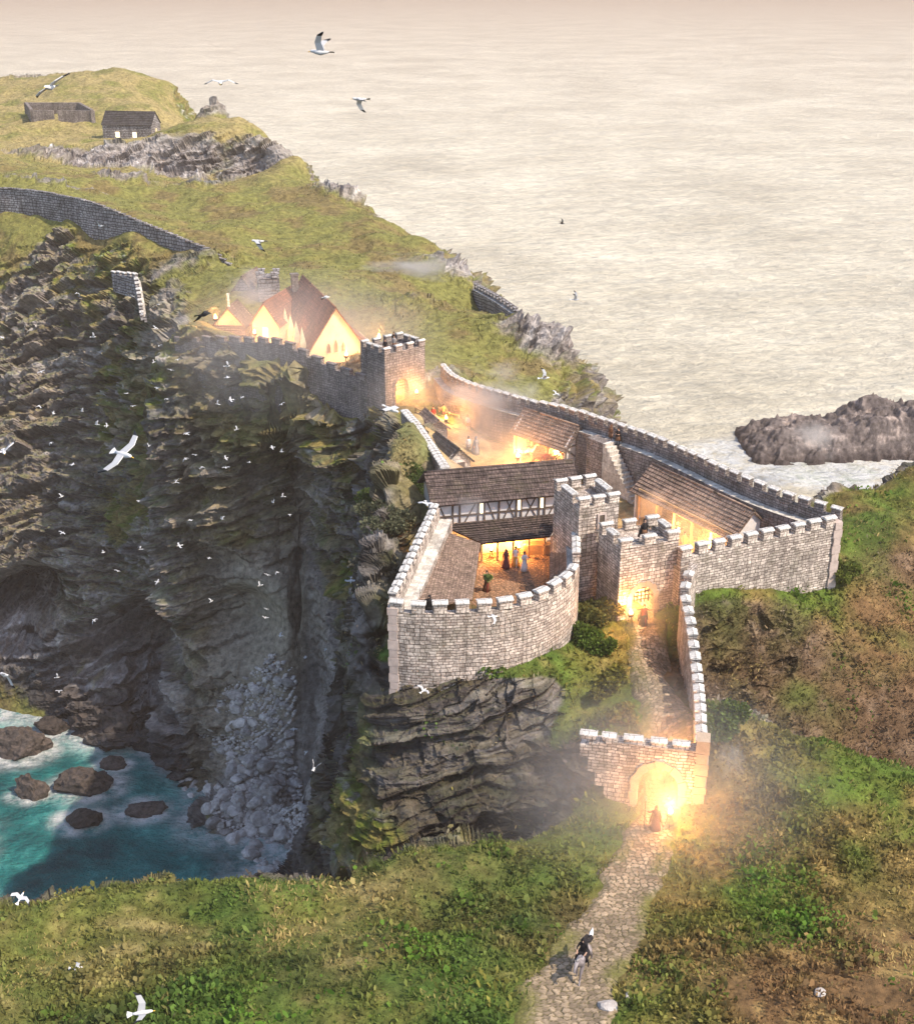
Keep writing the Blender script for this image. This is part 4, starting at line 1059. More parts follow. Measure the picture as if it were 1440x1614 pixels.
# broken left end, stepping down
xk = [2.4, 1.9, 1.3, .8, .25]; zk = [53.0, 55.6, 56.9, 57.9, 59.0, 59.6]
for i in range(4):
    xa, xb = xk[i + 1], xk[i]
    V8 = [W(x, o, zz) for zz in (zk[i + 1] - .3, 60.0 - .18 * i * random.random()) for x, o in ((xa, .02), (xb, .02), (xb, .93), (xa, .93))]
    for q in ((3, 2, 1, 0), (4, 5, 6, 7), (0, 1, 5, 4), (2, 3, 7, 6), (3, 0, 4, 7)): 
        pts_ = [V8[j] for j in q]; mb.face(pts_, [((p - Vector((A.x, A.y, 0))).dot(d), p.z) if abs(q[0] - q[1]) < 9 else (p.x, p.y) for p in pts_])
part(mb, 'wall_body', M_STONE, g1)
part(arch_ring(W, fx, 1.28, 54.3, 57.1, 1.45, .5, True, -.08, .3, 9), 'arch_surround', M_ARCH, g1)
qb = MB(); z = 53.0; k = 0
while z < 60.2:
    hgt_ = random.uniform(.55, .95); ww = .85 if k % 2 else .7
    p = W(L - .28, .42, 0); qb.box((p.x, p.y, z + hgt_ / 2), (ww, 1.12, hgt_ - .03), math.atan2(d.y, d.x), jit=.015); z += hgt_; k += 1
part(qb, 'quoin', M_ARCH, g1)
for x, ww in ((.75, 1.0), (2.05, .8), (3.6, 1.1), (5.2, .9), (6.6, 1.0)):
    add_merlon(g1, W(x, .35, 59.98), math.atan2(d.y, d.x), ww, .55, .28, M_STONE, M_CAP)
G1W, G1fx = W, fx

# ------------------------------------------------------------------ OUTER WARD
lw = [PZ(632, 652, 61.6), PZ(650, 672, 61.7), PZ(674, 708, 61.9), PZ(698, 746, 62.1)]
wall_run('grey curtain wall with white jagged coping between far tower and timber hall', lw, 50, .9, 1, .75, .5, (.5, .3, .3), mat=M_STONE2, smooth=False, step=.7)
def gabled(label, name, cat, G, ax, hw, ln, zb, ze, zr, roofmat, wallmat, frontmat=None, openfront=0, over=.3, row=.36, group=None):
    """building; G = middle of the near gable, ax = unit axis away from it. returns root + frame"""
    ax = Vector((ax[0], ax[1], 0)).normalized(); sd_ = Vector((-ax.y, ax.x, 0))   # left of the axis
    root = empty(name, (G[0], G[1], zb), 0, label, cat, group)
    Wf = lambda s, a, z: Vector((G[0], G[1], 0)) + sd_ * s + ax * a + Vector((0, 0, z))
    mb = MB()
    for a in (0, ln - .2):
        f = [Wf(-hw, a, zb), Wf(hw, a, zb), Wf(hw, a, ze), Wf(0, a, zr - .05), Wf(-hw, a, ze)]; g = [p + ax * .2 for p in f]
        uv = [(-hw, zb), (hw, zb), (hw, ze), (0, zr), (-hw, ze)]
        mb.face(f, uv); mb.face(list(reversed(g)), list(reversed(uv)))
        for k in range(5): mb.face([f[k], f[(k + 1) % 5], g[(k + 1) % 5], g[k]])
    for s, t in ((-hw, 1), (hw, -1)):
        if openfront and s * openfront > 0: continue
        wallq(mb, Wf(s, .2, 0), Wf(s, ln - .2, 0), zb, ze, .2, sd_ * t)
    part(mb, 'wall', wallmat, root)
    mb = MB(); sl = (zr - ze) / hw; eo = over
    for s in (-1, 1):
        e0, e1 = Wf(s * (hw + eo), -over, ze - sl * eo), Wf(s * (hw + eo), ln + over, ze - sl * eo); r0, r1 = Wf(0, -over, zr), Wf(0, ln + over, zr)
        roof_slope(mb, e0, e1, r0, r1, row)
    mb.tube([Wf(0, -over, zr + .03), Wf(0, ln + over, zr + .03)], .1, 6)
    part(mb, 'roof', roofmat, root)
    return root, Wf
GZ = 58.2
st, Wst = gabled('stable with pale boarded gable and diagonal brace near the sea wall', 'stable', 'stable', PZ(908, 741, GZ), (-.667, .745), 1.75, 7.5, GZ - .3, 61.0, 63.0, M_TILE_BR, M_BOARD, openfront=1)
mb = MB()
for a, b in (((-1.75, 61.0), (1.75, 61.0)), ((-1.7, 58.2), (1.7, 60.9))): mb.bar(Wst(a[0], -.04, a[1]), Wst(b[0], -.04, b[1]), .16, .08, up=Vector((.667, -.745, 0)))
for s in (-1.7, 1.7): mb.bar(Wst(s, -.04, GZ - .2), Wst(s, -.04, 61.0), .15, .1)
for s in (-1, 1): mb.bar(Wst(s * 2.0, -.33, 60.75), Wst(0, -.33, 62.82), .14, .1)
part(mb, 'timber_frame', M_TIMBER, st)
for i in range(4):
    mb = MB(); mb.bar(Wst(1.65, .25 + i * 2.3, GZ - .2), Wst(1.65, .25 + i * 2.3, 61.0), .2); part(mb, 'post', M_WOOD, st)
for i in range(3):
    mb = MB(); mb.bar(Wst(1.62, .3 + i * 2.3, 60.0), Wst(1.62, 1.5 + i * 2.3, 60.95), .12); part(mb, 'brace', M_WOOD, st)
mb = MB(); mb.bar(Wst(1.62, 0, 60.95), Wst(1.62, 7.4, 60.95), .18); part(mb, 'beam', M_WOOD, st)
mb = MB(); wallq(mb, Wst(-1.5, .25, 0), Wst(-1.5, 7.2, 0), GZ, 61.0, .05, (-.745, -.667)); part(mb, 'back_boards', M_WOOD, st)
sh, Wsh = gabled('long open fronted shed with brown shingle roof along the sea wall', 'long_shed', 'shed', (25.0, 98.9), (-.53, .85), 2.1, 12.8, GZ - .3, 61.2, 63.2, M_TILE_BR, M_PLASTER, openfront=1)
for i in range(6):
    mb = MB(); mb.bar(Wsh(2.0, .25 + i * 2.4, GZ - .2), Wsh(2.0, .25 + i * 2.4, 61.4), .2); part(mb, 'post', M_WOOD, sh)
    mb = MB(); mb.bar(Wsh(1.97, .3 + i * 2.4, 60.5), Wsh(1.97, 1.2 + i * 2.4, 61.3), .12); part(mb, 'brace', M_WOOD, sh)
mb = MB(); mb.bar(Wsh(1.97, 0, 61.3), Wsh(1.97, 12.4, 61.3), .18); part(mb, 'beam', M_WOOD, sh)
mb = MB(); wallq(mb, Wsh(-1.2, .3, 0), Wsh(-1.2, 12.2, 0), GZ, 61.4, .06, (-.87, -.5)); part(mb, 'back_boards', M_WOOD, sh)
# stair up to the wall walk
stair = empty('stone_stair', (15.4, 114.0, GZ), 0, 'stone stair climbing to the sea wall walkway between stable and shed', 'stair')
sd2 = Vector((-.6, .8, 0)).normalized(); ni = Vector((-.8, -.6, 0)); base = Vector((17.3, 112.3, GZ - .2))
mb = MB(); ns = 14
for i in range(ns):
    h_ = .2 + (5.0 * (i + 1) / ns); c = base + sd2 * (.32 * (i + .5)) + Vector((0, 0, h_ / 2)); mb.box(c, (.316, 1.3, h_), math.atan2(sd2.y, sd2.x))
part(mb, 'step_block', M_FLAG, stair)
mb = MB(); c = base + sd2 * (.32 * ns + 1.1) + Vector((0, 0, 2.6)); mb.box(c, (2.2, 1.4, 5.2), math.atan2(sd2.y, sd2.x)); part(mb, 'landing', M_STONE2, stair)
# small slate roofed hut behind the hall
hut, Wh = gabled('small stone hut with dark slate roof beside the grey curtain wall', 'stone_hut', 'hut', PZ(722, 752, GZ + .2), (-.42, .9), 1.35, 5.2, GZ - .5, 60.2, 61.5, M_TILE_SL, M_CAP)
mb = MB(); c = Wh(-.3, -.06, 59.1); mb.box(c, (.8, .12, 1.7), math.atan2(-.42, -.9) + math.pi / 2 + math.pi / 2); part(mb, 'door', M_TIMBER, hut)
# second low stone shelter towards the tower gate
hut2, Wh2 = gabled('low shelter with pale stone roof below the far gate tower', 'low_shelter', 'shelter', PZ(690, 690, 58.4), (-.35, .93), 1.1, 4.0, GZ - .4, 59.6, 60.5, M_TILE_BR, M_STONE2)
def rail(label, pts, h=1.0):
    root = empty('rail_fence', tuple(pts[0]), 0, label, 'fence')
    for p in pts:
        mb = MB(); mb.bar((p[0], p[1], p[2] - .2), (p[0], p[1], p[2] + h + .15), .18); part(mb, 'post', M_WOOD, root)
    for a, b in zip(pts[:-1], pts[1:]):
        for hh in (.5, 1.0):
            mb = MB(); mb.bar(Vector(a) + Vector((0, 0, h * hh)), Vector(b) + Vector((0, 0, h * hh)), .14); part(mb, 'rail', M_WOOD, root)
rail('pale rail fence sloping down from the far gate tower', [PZ(655, 656, GZ), PZ(672, 664, GZ), PZ(690, 672, GZ)])
rail('pale rail fence with tall post right of the far gate', [PZ(692, 658, GZ), PZ(708, 664, GZ), PZ(724, 668, GZ)])
rail('short rail fence in smoke near the sea wall end', [PZ(756, 636, GZ + .5), PZ(770, 640, GZ + .4), PZ(782, 644, GZ + .4)])

# yard surface: straw and trodden earth, draped on the ground
def drape(name, poly, step, lift, mat, label):
    from mathutils.geometry import tessellate_polygon
    xs_ = [p[0] for p in poly]; ys_ = [p[1] for p in poly]
    gx_ = np.arange(min(xs_), max(xs_), step); gy_ = np.arange(min(ys_), max(ys_), step)
    Xg, Yg = np.meshgrid(gx_, gy_); ins = np.zeros(Xg.shape, bool); n_ = len(poly)
    for i in range(n_):
        (x1, y1), (x2, y2) = poly[i], poly[(i + 1) % n_]
        c_ = ((y1 > Yg) != (y2 > Yg)) & (Xg < (x2 - x1) * (Yg - y1) / (y2 - y1 + 1e-12) + x1); ins ^= c_
    V = np.stack([Xg, Yg, HT(Xg, Yg) + lift], -1).reshape(-1, 3)
    id_ = np.arange(len(V)).reshape(Xg.shape); F = np.stack([id_[:-1, :-1], id_[:-1, 1:], id_[1:, 1:], id_[1:, :-1]], -1)[ins[:-1, :-1] & ins[1:, 1:] & ins[1:, :-1] & ins[:-1, 1:]]
    return tag(link(name, np_mesh(name, V, F.reshape(-1, 4), None, True, mat)), label, None, None, 'structure')
m, nt, bs = new_mat('straw_and_earth'); rough(bs, .95, .1); co = obj_co(nt)
c = ramp(nt, noise(nt, .45, co, 9, .75), [(.34, (.20, .12, .065)), (.5, (.40, .28, .13)), (.62, (.52, .42, .22)), (.72, (.14, .15, .05))])
nt.links.new(mix(nt, c, ramp(nt, noise(nt, 6, co, 5, .8), [(.3, .6), (.7, 1.3)]), 1.0, 'MULTIPLY'), bs.inputs['Base Color']); bump(nt, bs, noise(nt, 4, co, 6, .8), .8, .12)
M_STRAW = m
drape('yard_ground', [(1.2, 106.5), (11, 104), (17, 93.5), (27.5, 96), (24, 100.5), (17.2, 111.5), (10.5, 121.5), (3, 131.5), (-1, 138), (-4.5, 141), (-6.5, 140), (-4.6, 129.5), (-2.0, 117.5), (0.3, 109.5)], .4, .14, M_STRAW, 'straw strewn yard of the outer ward')

# ------------------------------------------------------------------ FAR TOWER AND HEADLAND WALL
FA = PZ(606, 563, 64.4); A = Vector((FA.x, FA.y, 0)); d = Vector((.755, .656, 0)).normalized(); nn = Vector((-d.y, d.x, 0)); FW, FD = 6.0, 4.6
ft = empty('gate_tower', (A.x, A.y, 52), 0, 'far square gate tower with lit arch, half raised portcullis and battlements', 'tower')
mb = MB(); fx = 2.45
W = arch_block(mb, A, d, nn, 0, FW, FD, 49.5, 64.4, fx, .98, 60.4, 1.0)
parapet(mb, W, 0, FW, 0, FD, 64.4, .3); part(mb, 'wall_body', M_STONE2, ft)
part(arch_ring(W, fx, .98, 57.6, 60.4, 1.0, .32), 'arch_surround', M_STONE2, ft)
portcullis(W, fx, .98, 59.9, 60.4, 1.0, .5, ft)
ring_merlons(ft, W, d, 0, FW, 0, FD, 64.68, .85, .7, .65, .47, M_STONE2, M_CAP)
FTW, FTfx = W, fx
hw_pts = [PY(275, 541, 163), PY(320, 539, 160.5), PY(380, 540, 157), PY(438, 543, 153.2), PY(470, 556, 150.8), PY(520, 580, 147.4), PY(579, 603, 143.6)]
wall_run('grey battlemented curtain wall along the headland cliff edge before the great hall', hw_pts, 52.5, 1.2, 1, .55, .8, (1.5, .9, .6), mat=M_STONE2, cap=M_STONE2, step=.8)
up = [PY(-120, 292, 236), PY(0, 297, 231), PY(60, 302, 227.5), PY(100, 310, 223.5), (PY(145, 320, 219)), PY(200, 342, 214.5), PY(250, 362, 210.5), PY(300, 383, 206), PY(335, 398, 203.5), PY(362, 420, 201)]
wall_run('long grey wall crossing the upper hillside at far left', up, 52, 1.0, 1, .5, .4, None, mat=M_STONE3, step=1.2, jit=.06, coping=True, cap=M_STONE3)
sc = [PY(176, 434, 199), PY(211, 437, 194.5), PY(217, 470, 188.5), PY(222, 505, 183)]
wall_run('ruined corner of wall standing alone on the left cliff', sc, 58.5, .9, 1, .5, .3, (.9, .6, .6), mat=M_STONE3, cap=M_CAP, smooth=False, step=1.0, jit=.08)
sr = [PY(752, 452, 197), PY(785, 470, 187), PY(818, 492, 178.5), PY(804, 512, 176)]
wall_run('broken brown wall on the headland edge against the sea', sr, 52, .9, -1, .5, .3, (.8, .7, .5), mat=M_STONE3, cap=M_STONE3, smooth=False, step=.8, jit=.1)

# great hall
L_ = PZ(487, 552, 61); g = Vector((.955, .297, 0)); ax = Vector((-.32, .947, 0)).normalized(); g = Vector((ax.y, -ax.x, 0)); HWD = 7.2
mid = L_ + g * (HWD / 2)
gh2, Wg = gabled('great hall with cream gable, three lancet windows and steep russet roof', 'great_hall', 'hall', mid, ax, HWD / 2, 19, 56, 61.0, 66.3, M_TILE_RD, M_CREAM, over=.35, row=.4)
ang_ = math.atan2(g.y, g.x)
def lancet(root, Wx, s, a, z, w, h, outn, mat=M_DARKIN, name='window'):
    mb = MB(); pts = [(-w / 2, 0), (w / 2, 0), (w / 2, h * .6), (w * .3, h * .84), (0, h), (-w * .3, h * .84), (-w / 2, h * .6)]
    c = Wx(s, a, z); f = [c + g * x + Vector((0, 0, zz)) + outn * .03 for x, zz in pts]; b_ = [p - outn * .25 for p in f]
    mb.face(f)
    for k in range(7): mb.face([f[k], f[(k + 1) % 7], b_[(k + 1) % 7], b_[k]])
    o = part(mb, name, mat, root)
    fb = MB(); cm = c + Vector((0, 0, h / 2))
    for k in range(7):
        p, q = f[k], f[(k + 1) % 7]; fb.bar(p + outn * .03, q + outn * .03, .09, .09)
    w2 = fb.build('window_surround', M_QUOIN, o); w2.matrix_parent_inverse = o.matrix_local.inverted() @ root.matrix_basis.inverted() if False else Matrix(); w2.matrix_local = Matrix()
    return o
for s, h in ((.95, 1.35), (0, 1.75), (-.95, 1.35)): lancet(gh2, Wg, s + .1, 0, 60.4, .52, h, -ax)
mb = MB(); c = Wg(-2.9, -.03, 58.3); mb.box(c, (.9, .1, 2.4), ang_); part(mb, 'door', M_WOOD, gh2)
for i in range(5):      # gabled buttresses on the left flank
    a = 1.5 + i * 3.6; mb = MB(); s0 = HWD / 2
    w_, t_ = .85, .8
    B8 = [Wg(s0 + o_, a + e_, z_) for z_ in (56, 61.5) for o_, e_ in ((.02, 0), (t_, 0), (t_, w_), (.02, w_))]
    for q in ((0, 1, 5, 4), (1, 2, 6, 5), (2, 3, 7, 6), (3, 0, 4, 7)): mb.face([B8[j] for j in q])
    apx = Wg(s0 + t_ / 2, a + w_ / 2, 63.6)
    for j in range(4): mb.face([B8[4 + j], B8[4 + (j + 1) % 4], apx])
    part(mb, 'buttress', M_CREAM, gh2)
mb = MB(); roof_slope(mb, Wg(-HWD / 2 - 2.4, 3, 59.6), Wg(-HWD / 2 - 2.4, 18, 59.6), Wg(-HWD / 2 + .1, 3, 61.6), Wg(-HWD / 2 + .1, 18, 61.6), .4); part(mb, 'aisle_roof', M_TILE_RD, gh2)
mb = MB(); wallq(mb, Wg(-HWD / 2 - 2.1, 3.2, 0), Wg(-HWD / 2 - 2.1, 17.8, 0), 56, 59.8, .2, g); part(mb, 'aisle_wall', M_CREAM, gh2)
mb = MB(); c = Wg(1.4, 18, 65.6); mb.box(c, (.9, .9, 2.2), ang_); mb.box(c + Vector((0, 0, 1.2)), (1.1, 1.1, .25), ang_); part(mb, 'chimney', M_STONE2, gh2)
# west range beside the hall
wr, Ww = gabled('lower range with russet roof attached left behind the great hall', 'west_range', 'house', PY(418, 512, 166), (.25, .97), 1.9, 11, 56.5, 62.0, 64.8, M_TILE_RD, M_CREAM, row=.4)
mb = MB(); c = Ww(0, -.04, 60.6); mb.box(c, (.8, .1, 1.6), 0); part(mb, 'window', M_WINLIT, wr)
# small house left
sh2, Ws2 = gabled('little house with steep roof and tall finial at the left end of the castle', 'small_house', 'house', PY(362, 527, 168), (.12, .99), 2.2, 4.4, 56.5, 61.2, 63.6, M_TILE_BR, M_CREAM, row=.35)
mb = MB(); mb.box(Ws2(0, .5, 64.4), (.28, .28, 1.6), 0); mb.box(Ws2(0, .5, 65.3), (.4, .4, .2), 0); part(mb, 'finial', M_CAP, sh2)
for s in (-.8, .5):
    mb = MB(); mb.box(Ws2(s, -.04, 59.9), (.6, .1, 1.4), 0); part(mb, 'window', M_WINLIT, sh2)
mb = MB(); roof_slope(mb, Ws2(2.7, -1.6, 60.2), Ws2(-2.7, -1.6, 60.2), Ws2(2.4, .05, 61.2), Ws2(-2.4, .05, 61.2), .3); part(mb, 'porch_roof', M_TILE_BR, sh2)
for s in (-2.4, -.8, .8, 2.4):
    mb = MB(); mb.bar(Ws2(s, -1.45, 56.8), Ws2(s, -1.45, 60.2), .16); part(mb, 'post', M_WOOD, sh2)
# ruined rubble walls behind small house
ch, Wc = gabled('narrow stone building half lost in smoke behind the small house', 'narrow_building', 'house', PY(385, 490, 180), (.2, .98), 1.6, 6, 57, 63.0, 65.2, M_TILE_BR, M_STONE3, row=.4)
tb_ = MB(); p = PY(424, 470, 179); tb_.box((p.x, p.y, 61.0), (3.0, 3.0, 9.0), .2); rt = empty('square_turret', (p.x, p.y, 59), 0, 'square stone turret rising behind the great hall roof', 'turret'); part(tb_, 'wall_body', M_STONE3, rt)
for i, (sx, sy) in enumerate(((-1.05, -1.15), (1.05, -1.15), (1.05, 1.15), (-1.05, 1.15))): add_merlon(rt, (p.x + sx, p.y + sy, 65.48), .2, .9, .6, .7, M_STONE3, M_STONE3)

# plateau cottage and roofless enclosure
cL = PY(163, 217, 329); cR = PY(240, 222, 327)
A, d, nn, L = frame(cL, cR)
zc = min(cL.z, cR.z) - .5
ct, Wct = gabled('far grey stone cottage with dark slate roof on the plateau', 'stone_cottage', 'cottage', Vector((cR.x, cR.y, 0)) + nn * 3.1, -d, 3.1, L, zc - 1, zc + 4.4, zc + 7.2, M_TILE_SL, M_STONE3, over=.2, row=.5)
for s, a in ((3.13, L * .35), (3.13, L * .72)):
    pass
for a in (L * .35, L * .70):
    mb = MB(); c = Vector((cR.x, cR.y, 0)) - d * a - nn * .04; mb.box((c.x, c.y, zc + 1.9), (1.0, .1, 1.3), math.atan2(d.y, d.x)); part(mb, 'window', M_WINLIT, ct)
mb = MB(); c = Wct(0, -.05, zc + 2.3); mb.box(c, (.1, 1.0, 1.9), math.atan2(d.y, d.x)); part(mb, 'door', M_CREAM, ct)
e4 = [PY(50, 197, 346), PY(150, 196, 346), PY(128, 171, 366), PY(40, 170, 366)]
zz = min(float(HT(p.x, p.y)) for p in e4) - 1.5
en = empty('roofless_enclosure', (e4[0].x, e4[0].y, zz), 0, 'roofless dark stone enclosure left of the cottage', 'ruin')
for i in range(4):
    mb = MB(); a, b = e4[i], e4[(i + 1) % 4]; n_ = Vector((-(b - a).y, (b - a).x, 0)).normalized()
    if i == 0:
        m1, m2 = a.lerp(b, .36), a.lerp(b, .43)
        wallq(mb, a, m1, zz, zz + 5.2, .8, n_); wallq(mb, m2, b, zz, zz + 5.2, .8, n_)
    else: wallq(mb, a + n_ * 0, b, zz, zz + 5.4 + .02 * i, .8, n_)
    part(mb, 'wall', M_STONE2, en)
# ------------------------------------------------------------------ path
def voro(x, y, s):
    X_ = x / s; Y_ = y / s; ix = np.floor(X_).astype(np.int64); iy = np.floor(Y_).astype(np.int64)
    d1 = np.full(x.shape, 9.); d2 = np.full(x.shape, 9.); cid = np.zeros(x.shape)
    for a in (-1, 0, 1):
        for b in (-1, 0, 1):
            jx, jy = ix + a, iy + b; z0 = np.zeros_like(jx)
            hx = (_hash(jx, jy, z0, 5) + 1) / 2 * .8 + .1; hy = (_hash(jx, jy, z0, 9) + 1) / 2 * .8 + .1
            dd = np.hypot(jx + hx - X_, jy + hy - Y_); hv = _hash(jx, jy, z0, 13)
            n_ = dd < d1; d2 = np.where(n_, d1, np.minimum(d2, dd)); cid = np.where(n_, hv, cid); d1 = np.where(n_, dd, d1)
    return d1, d2, cid
_pp = resample([(a, b, w_) for a, b, w_ in PATH], .07, True)
PV = []; NCc = 84
for i, (p, s) in enumerate(_pp):
    a = _pp[max(i - 1, 0)][0]; b = _pp[min(i + 1, len(_pp) - 1)][0]; t = Vector((b.x - a.x, b.y - a.y, 0)).normalized(); n_ = Vector((t.y, -t.x, 0))
    for k in range(NCc):
        f = (k / (NCc - 1) * 2 - 1) * (p.z * 1.25 + .25); PV.append((p.x + n_.x * f, p.y + n_.y * f, abs(f) / p.z))
PV = np.array(PV); d1, d2, cid = voro(PV[:, 0], PV[:, 1], .35)
edge = sstep(.04, .17, d2 - d1)
zz_ = HT(PV[:, 0], PV[:, 1])
en_ = fbm(np.stack([PV[:, 0] * .7, PV[:, 1] * .7, zz_ * 0], -1), 3, 201)
fade = sstep(1.12, .72, PV[:, 2] + .42 * en_)
VP = np.stack([PV[:, 0], PV[:, 1], zz_ + .02 + .10 * fade + edge * (.055 + .03 * cid) * fade + .05 * en_ - (1 - fade) * .12], -1)
pc = np.array([.25, .19, .13])[None] * (1 + .38 * cid[:, None]) * (.38 + .62 * edge[:, None]) * (1 + .25 * en_[:, None])
grn = sstep(-.15, .25, fbm(np.stack([PV[:, 0] * .35, PV[:, 1] * .35, zz_ * 0 + 3], -1), 3, 211)) * .8 * sstep(-.1, .3, (PV[:, 2] - .4))
pc = pc + (np.array([.12, .115, .035]) - pc) * np.clip(grn + (1 - edge) * .35 + .5 * (1 - fade), 0, 1)[:, None]
ip = np.arange(len(PV)).reshape(-1, NCc); Fp = np.stack([ip[:-1, :-1], ip[:-1, 1:], ip[1:, 1:], ip[1:, :-1]], -1).reshape(-1, 4)
Fp = Fp[fade[Fp].min(1) > .12]
M_PATH = mat_vcol('path_cobble', 5.0, (.7, 1.3), .5, .05, .9, 30)
tag(link('path', np_mesh('path', VP, Fp, np.clip(pc, .01, 1), False, M_PATH)), 'rough cobbled path climbing to the gates', None, None, 'structure')

# ------------------------------------------------------------------ ground cover: many leaf sized faces
Q = P1[Fq]                                   # faces x 4 x 3
ctr = Q.mean(1); nrm = np.cross(Q[:, 2] - Q[:, 0], Q[:, 3] - Q[:, 1]); area = np.linalg.norm(nrm, axis=1) / 2; nrm /= (2 * area[:, None] + 1e-9)
nrm *= np.sign(nrm[:, 2:3] + 1e-9)
fcol = col[Fq].mean(1); frock = rockw[Fq].mean(1); hth = heath[Fq].mean(1)
pdist = pline_dist(ctr[:, 0], ctr[:, 1], PATHXY)
def inbox(x, y): return ((x > -5.6) & (x < 10) & (y > 1.0 + np.interp(x, [p.x for p in front_pts], [p.y for p in front_pts])) & (y < 104)) | ((x > -4) & (y > 103) & (y < 141) & ((x - 7.2) * .76 + (y - 122) * .65 < 0)) | ((x > 12) & (x < 30) & (y > 90.6 + .42 * (x - 17)) & (y < 104) & ((x - 7.2) * .76 + (y - 122) * .65 < 0))
phw = np.interp(ctr[:, 1], [p[1] for p in PATH], [p[2] for p in PATH])
ok = (ctr[:, 2] > 1.0) & ~inbox(ctr[:, 0], ctr[:, 1]) & (pdist > phw * (.92 + .2 * vnoise(ctr * .6, 5)))
def leaves(name, label, wgt, count, size, upness, colmul, mat, aspect=.55, colmix=None, mixamt=0.0, seedv=1, jitter=.55, lift=0.0):
    r = np.random.default_rng(seedv); w_ = area * wgt * ok; w_ = w_ / w_.sum()
    id_ = r.choice(len(w_), count, p=w_); q = Q[id_]; a = r.random((count, 1)); b = r.random((count, 1))
    p = (q[:, 0] * (1 - a) + q[:, 1] * a) * (1 - b) + (q[:, 3] * (1 - a) + q[:, 2] * a) * b
    n_ = nrm[id_]; ax_ = n_ * upness + r.normal(size=(count, 3)) * jitter; ax_[:, 2] += .25; ax_ /= np.linalg.norm(ax_, axis=1, keepdims=True)
    sd_ = np.cross(ax_, r.normal(size=(count, 3))); sd_ /= np.linalg.norm(sd_, axis=1, keepdims=True)
    sz = size[0] + (size[1] - size[0]) * r.random((count, 1)) ** 1.6
    clump = .65 + .7 * sstep(-.3, .4, fbm(p * np.array([.9, .9, .9]), 2, seedv + 300))[:, None]; sz = sz * clump
    wd = sz * aspect; base = p - n_ * .03 + n_ * (lift * sstep(.0, .35, fbm(p * .45, 3, seedv + 500)) * r.random(count) ** .5)[:, None]
    V = np.stack([base - sd_ * wd * .25, base + sd_ * wd * .25, base + ax_ * sz * .6 + sd_ * wd * .5, base + ax_ * sz, base + ax_ * sz * .6 - sd_ * wd * .5], 1)
    V[:, 2] += 0; F_ = np.arange(count * 5).reshape(count, 5)
    c = fcol[id_] * colmul * (.55 + .9 * r.random((count, 1)) ** 1.3)
    if colmix is not None:
        k = (sstep(.0, .4, fbm(p * .22, 3, seedv + 400)) * mixamt)[:, None] * (r.random((count, 1)) < .75); c = c + (np.array(colmix) * (.6 + .8 * r.random((count, 1))) - c) * k
    c = np.repeat(np.clip(c, .005, 1), 5, 0)
    return tag(link(name, np_mesh(name, V.reshape(-1, 3), F_, c, False, mat)), label, None, None, 'stuff')
m, nt, bs = new_mat('leaf'); rough(bs, .75, .25); a_ = nt.nodes.new('ShaderNodeAttribute'); a_.attribute_name = 'col'; nt.links.new(a_.outputs['Color'], bs.inputs['Base Color'])
tr_ = nt.nodes.new('ShaderNodeBsdfTranslucent'); nt.links.new(a_.outputs['Color'], tr_.inputs['Color']); ms_ = nt.nodes.new('ShaderNodeMixShader'); ms_.inputs[0].default_value = .35
nt.links.new(bs.outputs[0], ms_.inputs[1]); nt.links.new(tr_.outputs[0], ms_.inputs[2]); nt.links.new(ms_.outputs[0], nt.nodes['Material Output'].inputs['Surface'])
M_LEAF = m
near = 1 - sstep(108, 125, ctr[:, 1]); lod = 1.0 / np.maximum(1, (np.hypot(ctr[:, 1], CAM_H - ctr[:, 2]) / 75) ** 2)
bare = sstep(-.65, -.3, fbm(ctr * .28, 3, 531))
vis_w = bare * near * lod * (1 - .9 * sstep(.35, .75, frock - hth)) * (ctr[:, 2] > 44)
leaves('tussock_grass', 'olive and straw tussock grass over the near slopes', vis_w, 170000, (.12, .42), .9, 1.3, M_LEAF, .28, (.44, .33, .13), .85, 3)
fern_w = vis_w * (.12 + 1.2 * sstep(.02, .28, fbm(ctr * .16, 3, 511)))
leaves('low_shrub_leaves', 'green bramble and fern leaves in patches on the near slopes', fern_w, 120000, (.12, .38), .45, 1.3, M_LEAF, .75, (.10, .20, .02), .9, 5, .8, .55)
leaves('heath_twigs', 'brown heather twigs on the steep slope under the outer wall', near * hth, 60000, (.15, .45), .8, 1.5, M_LEAF, .28, (.33, .25, .19), .7, 7, .8, .5)
leaves('bracken_fronds', 'taller bracken fronds scattered over the near slopes', vis_w * sstep(.0, .3, fbm(ctr * .12, 3, 541)), 12000, (.22, .5), .6, 1.3, M_LEAF, .42, (.30, .26, .05), .7, 11, .7, .2)
farw = sstep(128, 150, ctr[:, 1]) * (1 - sstep(.3, .6, frock)) * np.minimum(1, (190 / np.maximum(ctr[:, 1], 1)) ** 2)
leaves('headland_grass', 'coarse yellow green grass tufts on the headland', farw, 70000, (.12, .42), .7, 1.3, M_LEAF, .5, (.36, .31, .13), .6, 9)

